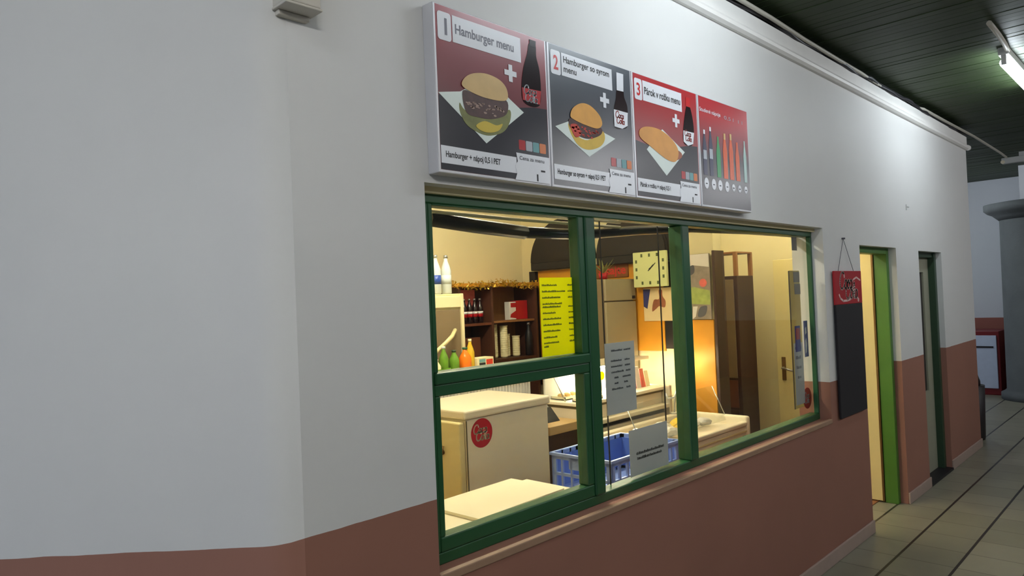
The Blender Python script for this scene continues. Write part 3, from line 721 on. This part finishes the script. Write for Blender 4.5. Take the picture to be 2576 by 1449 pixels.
# cream cabinet appliance with curved handle
t = thing('cream_appliance', (3.0, 2.2, 1.216), 'boxy cream appliance with a curved handle under two bottles', 'appliance')
MB().box((2.72, 2.02, 1.216), (3.325, 2.42, 1.765), .006).build('body', M['appliance'], t)
MB().box((2.74, 2.005, 1.67), (3.3, 2.02, 1.75), .004).build('top_panel', M['cream'], t)
MB().box((2.74, 2.01, 1.23), (3.295, 2.019, 1.655), .003).build('door', M['beige_side'], t)
MB().box((3.3, 2.0, 1.216), (3.325, 2.02, 1.765), .003).build('corner_strip', M['cream'], t)
MB().tube([at_y(1090, 893, 1.96), at_y(1103, 880, 1.955), at_y(1122, 862, 1.95), at_y(1138, 845, 1.96), at_y(1145, 830, 2.0)], .014).build('handle', M['appliance'], t)

def bottle(name, x, y, z, h, r, body_m, cap_m, label, group, lab_m=None):
    t = thing(name, (x, y, z), label, 'bottle', group)
    MB().lathe([(r*.85, 0), (r, .02*h), (r, .6*h), (r*.8, .7*h), (r*.38, .86*h), (r*.36, .93*h)], (x, y, z), 18).build('body', body_m, t)
    MB().lathe([(r*.44, .925*h), (r*.44, h)], (x, y, z), 14).build('cap', cap_m, t)
    if lab_m: MB().lathe([(r*1.015, .25*h), (r*1.015, .48*h)], (x, y, z), 18).build('label_band', lab_m, t)
    return t
for px, lb, lm in ((1098, 'clear water bottle with blue label on the cream appliance', 'blue_label'), (1124, 'clear water bottle without blue label on the cream appliance', 'clear_plastic')):
    p = at_y(px, 735, 2.1); bottle('water_bottle', p.x, 2.1, 1.767, .27, .036, M['clear_plastic'], M['steel'], lb, 'water bottles on the cream appliance', M[lm])
for px, h, r, bm_, cm_, lb in ((1098, .12, .03, 'cup', 'board_white', 'small white capped bottle on the raised counter'), (1117, .2, .032, 'green_bottle', 'clear_plastic', 'pale green bottle beside the white capped bottle'),
                               (1143, .17, .036, 'green_bottle', 'dark_green', 'green bottle with dark cap beside the orange one'), (1171, .18, .042, 'juice_orange', 'green', 'bright orange juice bottle on the raised counter'),
                               (1184, .23, .03, 'juice_yellow', 'cup', 'yellow bottle with pale cap behind the orange one')):
    y = 1.915 if px != 1184 else 1.97
    p = at_y(px, 920, y); bottle('drink_bottle', p.x, y, 1.216, h, r, M[bm_], M[cm_], lb, 'small bottles on the raised counter')
p = at_y(1112, 935, 1.9)
mb = MB().hexa([(p.x-.06, 1.875, 1.216), (p.x+.07, 1.875, 1.216), (p.x+.07, 1.898, 1.216), (p.x-.06, 1.898, 1.216), (p.x-.05, 1.88, 1.27), (p.x+.06, 1.88, 1.275), (p.x+.06, 1.893, 1.275), (p.x-.05, 1.893, 1.27)])
tag(mb.build('crisp_packet', M['green_bottle']), 'flat green packet lying before the small bottles', 'packet')
a = at_y(1201, 920, 1.93); b = at_y(1241, 890, 1.93)
t = thing('tea_box', ((a.x+b.x)/2, 1.97, 1.216), 'small printed box beside the orange bottle on the counter', 'box')
MB().box((a.x, 1.93, 1.216), (b.x, 2.02, 1.31), .002).build('carton', M['cup'], t)
P = Plane((a.x, 1.93, 1.216), (1, 0, 0), (0, 0, 1)); w = b.x-a.x
flat('printed_picture', [rect(.02, .02, w*.5, .06)], M['ink'], t, P, 1); flat('printed_picture', [rect(w*.55, .02, w*.95, .08)], M['tomato'], t, P, 1); flat('printed_picture', [rect(.02, .062, w*.5, .085)], M['teal'], t, P, 1)

# shelf unit on the back wall
SX0, SX1, SY0 = 3.9, 4.86, 2.7
t = thing('shelf_unit', ((SX0+SX1)/2, 2.85, 0), 'brown open shelf unit against the cream back wall', 'shelf unit')
sm = M['shelf_dark']
for x in (SX0, 4.27, SX1-.025): MB().box((x, SY0, .006), (x+.025, 2.99, 1.83), .002).build('side_panel' if x != 4.27 else 'divider', sm, t)
for z in (.1, .62, 1.17): MB().box((SX0+.025, SY0+.005, z), (SX1-.025, 2.97, z+.025)).build('shelf', sm, t)
MB().box((SX0+.025, SY0+.005, 1.5), (4.27, 2.97, 1.52)).build('shelf', M['red_wood'], t)
MB().box((4.295, SY0+.02, 1.51), (SX1-.025, 2.97, 1.528)).build('shelf', M['shelf_wood'], t)
MB().box((SX0-.2, SY0-.01, 1.83), (SX1+.02, 2.99, 1.86), .002).build('top_board', M['ochre'], t)
MB().box((4.295, 2.97, .1), (SX1-.025, 2.985, 1.83)).build('back_panel', M['shelf_wood'], t); MB().box((SX0+.025, 2.97, .1), (4.27, 2.985, 1.83)).build('back_panel', sm, t)
# tinsel
gm = bmesh.new(); gl = MB(); gl.bm.free(); gl.bm = gm
for i in range(520):
    x = random.uniform(SX0-.18, SX1); c = Vector((x, SY0-.035, 1.845+.012*math.sin(x*9)))+Vector((0, random.uniform(-.012, .005), random.uniform(-.03, .03)))
    d_ = [Vector((random.uniform(-1, 1), random.uniform(-1, 1), random.uniform(-1, 1)))*.016 for _ in range(3)]
    gm.faces.new([gm.verts.new(c+q) for q in d_])
t = gl.build('tinsel_garland', M['gold']); tag(t, 'gold tinsel garland along the top of the shelf unit', 'garland')
# cola bottles, boxes
p0 = 3.965
t0 = bottle('cola_bottle', p0, 2.78, 1.521, .21, .026, M['cola'], M['steel'], 'small cola bottle on the dark upper shelf bay', 'cola bottles on the upper shelf', M['red_print'])
MB().lathe([(.0268, .08), (.0268, .1)], (p0, 2.78, 1.521), 18).build('label_stripe', M['white_print'], t0)
for k in range(1, 5): dup(t0, (p0+k*.061, 2.78, 1.521), 'small cola bottle on the dark upper shelf bay', 'cola bottles on the upper shelf')
def carton(name, px0, px1, y, z, h, m, label, dep=.08):
    a, b = px0, px1
    o = MB().box((a, y, z), (b, min(y+dep, 2.968), z+h), .003).build(name, m); return tag(o, label, 'box')
carton('bottle_carton', 4.02, 4.23, 2.86, 1.521, .29, M['pink'], 'tall pinkish carton behind the row of cola bottles')
carton('brown_box', 4.03, 4.22, 2.8, 1.196, .2, M['red_wood'], 'reddish brown box on the lower dark shelf bay')
t = thing('juice_carton', (0, 0, 0), 'white and red carton standing on the light wood shelf', 'carton')
a = at_y(1282, 800, 2.78).x; b = at_y(1299, 800, 2.78).x; t.location = ((a+b)/2, 2.81, 1.529); WORLD[t.name] = Vector(t.location)
MB().box((a, 2.78, 1.529), (b, 2.84, 1.69), .002).build('carton_body', M['white_paint'], t)
P = Plane((a, 2.78, 1.529), (1, 0, 0), (0, 0, 1)); flat('red_print_patch', [[(0.01, .02), (b-a, .01), (b-a, .08), (.02, .05)], rect(.02, .11, b-a, .15)], M['red_print'], t, P, 1)
carton('red_box', 4.66, 4.81, 2.78, 1.529, .17, M['red_print'], 'plain red box on the light wood shelf')
# stacks of cups
for k, (px, h) in enumerate(((1256, .26), (1272, .295), (1288, .28), (1303, .2), (1318, .18))):
    x = 4.35+.078*k; mb = MB()
    pr = [(.03, 0), (.034, .01)]; z = .012
    while z < h: pr += [(.034, z), (.036, z+.006), (.0335, z+.008)]; z += .02
    pr += [(.04, h), (.036, h+.004)]
    mb.lathe(pr, (x, 2.8+(k % 2)*.05, 1.196), 18)
    lb = ('white cup stack next to the dark shelf divider', 'tallest white cup stack in the light wood bay', 'tall white cup stack between the tallest and the short ones', 'shorter white cup stack following the tall stacks', 'shortest white cup stack in the light wood bay')[k]
    tag(mb.build('cup_stack', M['cup']), lb, 'cup stack', 'stacks of white cups on the shelf')
t = bottle('dark_bottle', 4.78, 2.75, 1.196, .3, .035, M['black'], M['steel'], 'dark tall bottle at the end of the lower shelf', None)

# canopies and the wall facing the counter
def canopy(y0, y1, label):
    """rounded hood fixed flat to the partition, with a straight dark valance below"""
    r = (y1-y0)/2; c = (y0+y1)/2; z = 2.04
    t = thing('arched_canopy', (4.95, c, z-.1), label, 'canopy', 'arched canopies on the kitchen partition')
    mb = MB()
    for k in range(4):   # four rounded steps make the drum bulge outwards
        x = 4.998-.022*(k+1); q = 1-.03*k
        arcp = [(c+r*q*math.cos(math.radians(a)), z+r*1.06*q*math.sin(math.radians(a))) for a in range(0, 181, 6)]
        mb.prism([(x, yy, zz) for yy, zz in arcp], (.022, 0, 0))
    mb.build('hood', M['brown_canopy'], t)
    MB().box((4.912, y0+.03, z-.07), (4.998, y1-.03, z), .006).build('valance', M['black'], t)
    return t
canopy(2.1, 2.84, 'dark brown arched canopy above the yellow price list')
canopy(1.32, 2.07, 'dark brown arched canopy beside the clock')
def panel(name, y0, y1, z0, z1, label, m='ochre', x=4.985, cat='wall panel'):
    o = MB().box((x, y0, z0), (4.999, y1, z1), .002).build(name, M[m]); return tag(o, label, cat)
panel('ochre_panel', 2.24, 2.79, .9, 1.965, 'ochre wall panel under the canopy behind the yellow price list')
panel('ochre_panel', 1.435, 2.10, 1.24, 1.965, 'ochre wall panel with the clock hanging on it')
panel('ochre_panel', 1.0, 1.27, .74, 1.49, 'ochre wall panel under the food poster at the wall end')
panel('dark_post', 2.8, 2.87, .9, 1.965, 'dark post under the outer end of the canopy near the shelf', 'brown_canopy', 4.95, 'post')
panel('dark_post', 2.12, 2.235, .9, 1.965, 'dark post between the two canopies', 'brown_canopy', 4.95, 'post')
panel('dark_post', 1.275, 1.43, 1.26, 1.962, 'dark post between the clock and the food poster', 'brown_canopy', 4.985, 'post')
o = MB().box((4.97, .962, .006), (5.125, .984, 2.02), .003).build('edge_strip', M['walnut']); tag(o, 'dark brown board closing the end of the kitchen partition', 'edge board')
# red sign
t = thing('red_sign', (4.97, 1.95, 1.87), 'red lettered sign hanging on ochre above the tall fridge', 'sign')
MB().box((4.972, 1.76, 1.86), (4.984, 2.1, 1.985), .002).build('sign_plate', M['sign_brown'], t)
P = Plane((4.972, 2.1, 1.86), (0, -1, 0), (0, 0, 1))
text('lettering', 'Vitajte', M['red_ink'], t, P, .02, .03, .1, 1, width=.3, bold=.022)
# clock
t = thing('wall_clock', (4.97, 1.53, 1.765), 'square pale green wall clock on the ochre panel', 'clock')
MB().box((4.895, 1.338, 1.764), (4.925, 1.654, 2.05), .006).build('clock_case', M['clock_face'], t)
MB().box((4.925, 1.45, 1.85), (4.984, 1.55, 1.95)).build('wall_mount', M['clock_mark'], t)
P = Plane((4.895, 1.654, 1.764), (0, -1, 0), (0, 0, 1)); mk_ = []
for i in range(12):
    a = math.radians(90-30*i); ca, sa = math.cos(a), math.sin(a); s = 1/max(abs(ca), abs(sa)); cx, cy = .16+.127*ca*min(s, 1.25), .145+.112*sa*min(s, 1.25)
    mk_.append(rect(cx-.009, cy-.013, cx+.009, cy+.013))
flat('hour_marks', mk_, M['clock_mark'], t, P, 1)
flat('hour_hand', ribbon([(.155, .14), (.195, .175)], .012), M['ink'], t, P, 2); flat('minute_hand', ribbon([(.145, .13), (.215, .19)], .007), M['ink'], t, P, 3)
flat('clock_centre', [disc(.16, .145, .008)], M['ink'], t, P, 4)
# posters
t = thing('picture_poster', (4.975, 1.48, 1.48), 'poster with blue corner and brown figures under the clock', 'poster')
MB().box((4.976, 1.335, 1.485), (4.984, 1.62, 1.755), .001).build('poster_sheet', M['poster_cream'], t)
P = Plane((4.976, 1.62, 1.485), (0, -1, 0), (0, 0, 1))
flat('blue_patch', [[(.0, .12), (.035, .1), (.07, .26), (.0, .262)]], M['poster_blue'], t, P, 1)
flat('brown_figures', [[(.08, .08), (.12, .1), (.15, .12), (.2, .11), (.21, .16), (.185, .2), (.18, .25), (.15, .25), (.15, .18), (.1, .17)]], M['poster_brown'], t, P, 1, True)
t = thing('food_poster', (4.97, 1.17, 1.49), 'large grey and green food poster at the partition end', 'poster')
MB().box((4.96, 1.0, 1.495), (4.97, 1.335, 2.0), .001).build('poster_sheet', M['poster_grey'], t)
P = Plane((4.96, 1.335, 1.495), (0, -1, 0), (0, 0, 1))
flat('pale_sky', [[(.0, .4), (.1, .37), (.2, .42), (.33, .4), (.33, .503), (.0, .503)]], M['poster_white'], t, P, 1)
flat('green_leaves', [[(.0, .13), (.33, .11), (.33, .22), (.2, .25), (.0, .25)]], M['poster_green'], t, P, 1, False)
flat('dark_patches', [[(.1, .02), (.16, .03), (.15, .1), (.1, .09)], [(.22, .02), (.28, .03), (.3, .1), (.24, .09)], [(.14, .34), (.2, .36), (.2, .42), (.15, .4)]], M['ink_grey'], t, P, 2, True)
flat('red_emblem', [disc(.275, .28, .032)], M['pink'], t, P, 3)
flat('pale_patches', [[(.17, .0), (.2, .02), (.22, .1), (.18, .1)], rect(.0, .0, .08, .09)], M['poster_white'], t, P, 2)

# tall fridge
t = thing('tall_fridge', (4.76, 1.95, 0), 'tall beige two door fridge under the red sign', 'fridge')
MB().box((4.545, 1.705, .006), (4.955, 2.09, 1.84), .008).build('body', M['beige_side'], t)
fd = MB().box((4.545, 1.68, 1.665), (4.955, 1.704, 1.838), .006).build('freezer_door', M['beige_fridge'], t)
box('handle', (4.9, 1.668, 1.675), (4.93, 1.68, 1.7), M['black'], fd)
fd = MB().box((4.545, 1.68, .05), (4.955, 1.704, 1.655), .006).build('fridge_door', M['beige_fridge'], t)
t = thing('star_plant', (4.68, 1.8, 1.84), 'small potted plant with yellow star leaves on the tall fridge', 'plant')
MB().lathe([(.03, 0), (.04, .05), (.035, .05)], (4.68, 1.8, 1.841), 14).build('pot', M['red_print'], t)
mb = MB()
for k in range(9):
    a = k*2*math.pi/9; d_ = Vector((math.cos(a), math.sin(a), .9+.3*(k % 2))); u = Vector((-math.sin(a), math.cos(a), 0))*.012; b0 = Vector((4.68, 1.8, 1.885))
    mb.prism([b0, b0+d_*.05+u, b0+d_*.1, b0+d_*.05-u], (0, 0, .002))
mb.build('leaves', M['lettuce'], t)

# lit display case
t = thing('display_case', (4.23, 1.48, 0), 'long cream display case with bright lit shelf before the tall fridge', 'display case')
mb = MB().box((3.72, 1.3, .006), (4.745, 1.66, .795), .004).box((3.72, 1.34, .83), (4.745, 1.66, .95)); mb.build('body', M['fridge'], t)
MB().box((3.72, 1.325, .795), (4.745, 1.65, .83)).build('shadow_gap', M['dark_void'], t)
MB().box((3.71, 1.275, .83), (4.75, 1.345, .862), .006).build('front_ledge', M['board_white'], t)
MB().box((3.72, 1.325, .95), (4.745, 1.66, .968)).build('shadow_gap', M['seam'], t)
MB().box((3.71, 1.305, .968), (4.75, 1.66, .992), .005).build('upper_ledge', M['board_white'], t)
MB().box((3.74, 1.645, .992), (4.745, 1.66, 1.21)).build('back_board', M['white_paint'], t)
MB().box((3.98, 1.44, 1.2), (4.745, 1.66, 1.222), .003).build('canopy_shelf', M['fridge'], t)
MB().cyl((4.02, 1.56, 1.183), (4.7, 1.56, 1.183), .014, seg=12).build('tube', CASE_LIGHT, t)
MB().box((4.75, 1.27, .006), (4.785, 1.66, 1.0), .008).build('end_panel', M['fridge'], t)
MB().box((3.735, 1.46, .992), (3.741, 1.66, 1.2)).build('end_glass', M['case_glass'], t)
MB().tube([(3.735, 1.46, .992), (3.735, 1.58, 1.2)], .004).build('glass_edge', M['steel'], t)
# trays and pastries
for k, (x0, x1, y0, y1, z, lb) in enumerate(((3.76, 4.0, 1.34, 1.42, .993, 'cream tray on the front of the lit display case'), (3.78, 4.05, 1.5, 1.63, .993, 'cream tray at the back of the lit display case'))):
    t = thing('serving_tray', ((x0+x1)/2, (y0+y1)/2, z), lb, 'tray', 'trays in the display case')
    mb = MB().box((x0, y0, z), (x1, y1, z+.006))
    for a, b in (((x0, y0), (x1, y0+.005)), ((x0, y1-.005), (x1, y1)), ((x0, y0), (x0+.005, y1)), ((x1-.005, y0), (x1, y1))): mb.box((a[0], a[1], z), (b[0], b[1], z+.022))
    mb.build('tray', M['board_white'], t)
    for q in range(4):
        cx = x0+.035+q*(x1-x0-.07)/3
        mb = MB().lathe([(.004, 0), (.022, .006), (.027, .018), (.02, .03), (.006, .034)], (cx, (y0+y1)/2, z+.007), 14)
        tag(mb.build('bread_roll', M['bun']), 'pale bread roll in the '+('front' if k == 0 else 'rear')+' tray of the display case', 'bread roll', 'bread rolls in the '+('front' if k == 0 else 'rear')+' tray')
for k, (x, w, h, cm, lb) in enumerate(((4.36, .05, .13, 'poster_white', 'white snack packet first in the lit row'), (4.42, .05, .15, 'blue_sticker', 'white and blue snack packet in the lit row'), (4.48, .05, .13, 'pink', 'pink snack packet beside the blue one'),
                                      (4.54, .055, .16, 'poster_white', 'tallest white snack packet in the lit row'), (4.605, .05, .14, 'pink', 'pink snack packet beside the tallest white one'), (4.665, .05, .12, 'cup', 'cream snack packet ending the lit row'))):
    mb = MB().hexa([(x, 1.42, .993), (x+w, 1.42, .993), (x+w, 1.47, .993), (x, 1.47, .993), (x, 1.443, .993+h), (x+w, 1.443, .993+h), (x+w, 1.449, .993+h), (x, 1.449, .993+h)])
    tag(mb.build('snack_packet', M[cm]), lb, 'packet', 'snack packets on the lit display shelf')
p = at_y(1512, 945, 1.36)
t = thing('price_disc', (p.x, 1.36, .993), 'yellow round price disc on a stand on the display case', 'price tag')
MB().cyl((p.x, 1.36, .993), (p.x, 1.36, p.z), .003).build('stand', M['steel'], t); MB().cyl((p.x, 1.358, p.z), (p.x, 1.352, p.z), .03, seg=24).build('disc', M['yellow_paper'], t)

# front glass counter
t = thing('glass_counter', (4.1, .85, 0), 'low cream glass counter full of wrapped food by the third pane', 'display counter')
mb = MB().box((3.56, .6, .006), (4.66, 1.15, .77), .01, 3); mb.build('body', M['fridge'], t)
for z in (.7, .73): MB().box((3.57, .592, z), (4.64, .6, z+.012), .003).build('front_rib', M['appliance'], t)
MB().box((3.56, .59, .77), (4.665, .64, .8), .01, 3).box((3.56, 1.1, .77), (4.665, 1.15, .82), .01, 3).box((3.56, .59, .77), (3.59, 1.15, .8)).build('rim', M['fridge'], t)
MB().box((4.625, .585, .65), (4.67, 1.15, .835), .016, 3).build('end_panel', M['board_white'], t)
MB().hexa([(3.58, .742, .8), (4.64, .742, .8), (4.64, .747, .8), (3.58, .747, .8), (3.58, .85, 1.03), (4.64, .85, 1.03), (4.64, .855, 1.03), (3.58, .855, 1.03)]).build('front_glass', M['case_glass'], t)
MB().tube([(4.64, .744, .8), (4.64, .852, 1.03)], .0035).build('glass_edge', M['steel'], t)
MB().tube([(3.58, .744, .8), (3.58, .852, 1.03)], .0035).build('glass_edge', M['steel'], t)
MB().box((4.56, .588, .69), (4.6, .5935, .712)).build('maker_badge', M['sticker_grey'], t)
# wrapped food on its deck
rnd = random.Random(4)
wr = [(3.7+.155*i+rnd.uniform(-.02, .02), .83+.13*j+rnd.uniform(-.015, .015)) for i in range(6) for j in range(2)]
for k, (x, y) in enumerate(wr):
    b2 = bmesh.new(); bmesh.ops.create_icosphere(b2, subdivisions=2, radius=1)
    for v in b2.verts: v.co = Vector((x+v.co.x*.06*(1+.18*rnd.uniform(-1, 1)), y+v.co.y*.052*(1+.18*rnd.uniform(-1, 1)), .806+v.co.z*.03*(1+.2*rnd.uniform(-1, 1))))
    mb = MB(); mb._add(b2)
    o = mb.build('wrapped_snack', M['poster_white'] if k % 3 else M['juice_yellow'])
    tag(o, ('yellow' if k % 3 == 0 else 'white')+' wrapped snack lying on the glass counter', 'wrapped snack', ('yellow' if k % 3 == 0 else 'white')+' wrapped snacks on the glass counter')
# clip lamp lighting the ochre panel
t = thing('clip_lamp', (4.9, 1.16, .82), 'small glowing lamp on a bent arm before the ochre panel', 'lamp')
MB().tube([(4.57, 1.125, .825), (4.6, 1.13, .95), (4.68, 1.14, 1.06), (4.78, 1.17, 1.13)], .006).build('arm', M['steel'], t)
MB().lathe([(.03, 0), (.03, .01)], (4.57, 1.125, .821), 16).build('base', M['steel'], t)
MB().cyl((4.77, 1.17, 1.115), (4.82, 1.18, 1.15), .02, .032).build('lamp_head', M['steel'], t)
MB().lathe([(.005, 0), (.018, .01), (.02, .025), (.012, .04)], (4.825, 1.18, 1.13), 14).build('bulb', SPOT, t)
# white loop of cable
pts = [at_y(*q, 1.0) for q in ((1704, 868), (1708, 905), (1708, 950), (1703, 985), (1695, 1000), (1680, 1003), (1674, 990))]
tag(MB().tube(pts, .006).build('white_cable', M['white_print']), 'white cable hanging in a loop beside the lit display case', 'cable')

# blue crates
def crate(z, label):
    x0, x1, y0, y1, h, th = 2.845, 3.475, .43, .82, .215, .012
    t = thing('plastic_crate', (3.16, .625, z), label, 'crate', 'blue plastic crates stacked behind the window')
    mb = MB().box((x0, y0, z+.004), (x1, y1, z+.014))
    def wall(p0, p1, nrm):
        d_ = (Vector(p1)-Vector(p0)); L = d_.length; d_.normalize(); n = Vector(nrm)*th
        def bar(s0, s1, z0, z1):
            a = Vector(p0)+d_*s0; b = Vector(p0)+d_*s1+n; mb.box((a.x, a.y, z+z0), (b.x, b.y, z+z1))
        bar(0, L, .0, .03); bar(0, L, h-.03, h); bar(0, L, .1, .115)
        k = 9 if L > .5 else 6
        for i in range(k+1): bar(i*(L-.012)/k, i*(L-.012)/k+(.03 if i in (0, k) else .012), .0, h) if i != k else bar(L-.03, L, 0, h)
        bar(.3*L, .7*L, h-.075, h)
    wall((x0, y0, 0), (x1, y0, 0), (0, 1, 0)); wall((x0, y1, 0), (x1, y1, 0), (0, -1, 0)); wall((x0, y0, 0), (x0, y1, 0), (1, 0, 0)); wall((x1, y0, 0), (x1, y1, 0), (-1, 0, 0))
    mb.build('lattice', M['crate'], t)
    rm = MB()
    for a, b in (((x0-.008, y0-.008), (x1+.008, y0+.006)), ((x0-.008, y1-.006), (x1+.008, y1+.008)), ((x0-.008, y0), (x0+.006, y1)), ((x1-.006, y0), (x1+.008, y1))): rm.box((a[0], a[1], z+h-.012), (b[0], b[1], z+h+.002))
    rm.build('rim', M['crate'], t)
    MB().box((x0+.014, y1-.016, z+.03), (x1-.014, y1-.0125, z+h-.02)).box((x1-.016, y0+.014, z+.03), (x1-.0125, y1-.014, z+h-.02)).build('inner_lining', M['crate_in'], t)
    return t
z = .006
c0 = crate(z, 'blue crate at the bottom of the stack behind the window')
for k, lb in ((1, 'second blue crate from the bottom of the stack'), (2, 'blue crate just under the top crate of the stack'), (3, 'topmost blue crate of the stack behind the window')):
    dup(c0, (3.16, .625, z+.2215*k), lb)

# brown wardrobe with open top frame
t = thing('wardrobe', (5.75, 1.4, 0), 'tall dark brown wardrobe with open top frame beside the cream wall', 'wardrobe')
MB().box((5.6, 1.1, .006), (5.9, 1.62, 1.83), .004).build('body', M['walnut'], t)
MB().box((5.588, 1.13, .97), (5.599, 1.6, 1.8), .003).build('upper_door', M['beige_side'], t)
MB().box((5.588, 1.13, .72), (5.599, 1.6, .95), .003).build('reflection_panel', M['red_wood'], t)  # red-brown colour stands in for a reddish reflection on the wardrobe
MB().box((5.588, 1.13, .06), (5.599, 1.6, .7), .003).build('lower_door', M['walnut'], t)
for x, y in ((5.6, 1.1), (5.87, 1.1), (5.6, 1.59), (5.87, 1.59)): MB().box((x, y, 1.83), (x+.03, y+.03, 2.02)).build('post', M['shelf_wood'], t)
MB().box((5.6, 1.1, 2.02), (5.9, 1.62, 2.035), .002).build('top_rail', M['shelf_wood'], t)

# ================================================================== LIGHT
w = bpy.data.worlds.new('world'); scene.world = w; w.use_nodes = True
w.node_tree.nodes['Background'].inputs['Color'].default_value = (.62, .72, .9, 1); w.node_tree.nodes['Background'].inputs['Strength'].default_value = .22
vs = scene.view_settings; vs.view_transform = 'Standard'; vs.look = 'None'; vs.gamma = 1; vs.exposure = 2.2; vs.use_curve_mapping = False
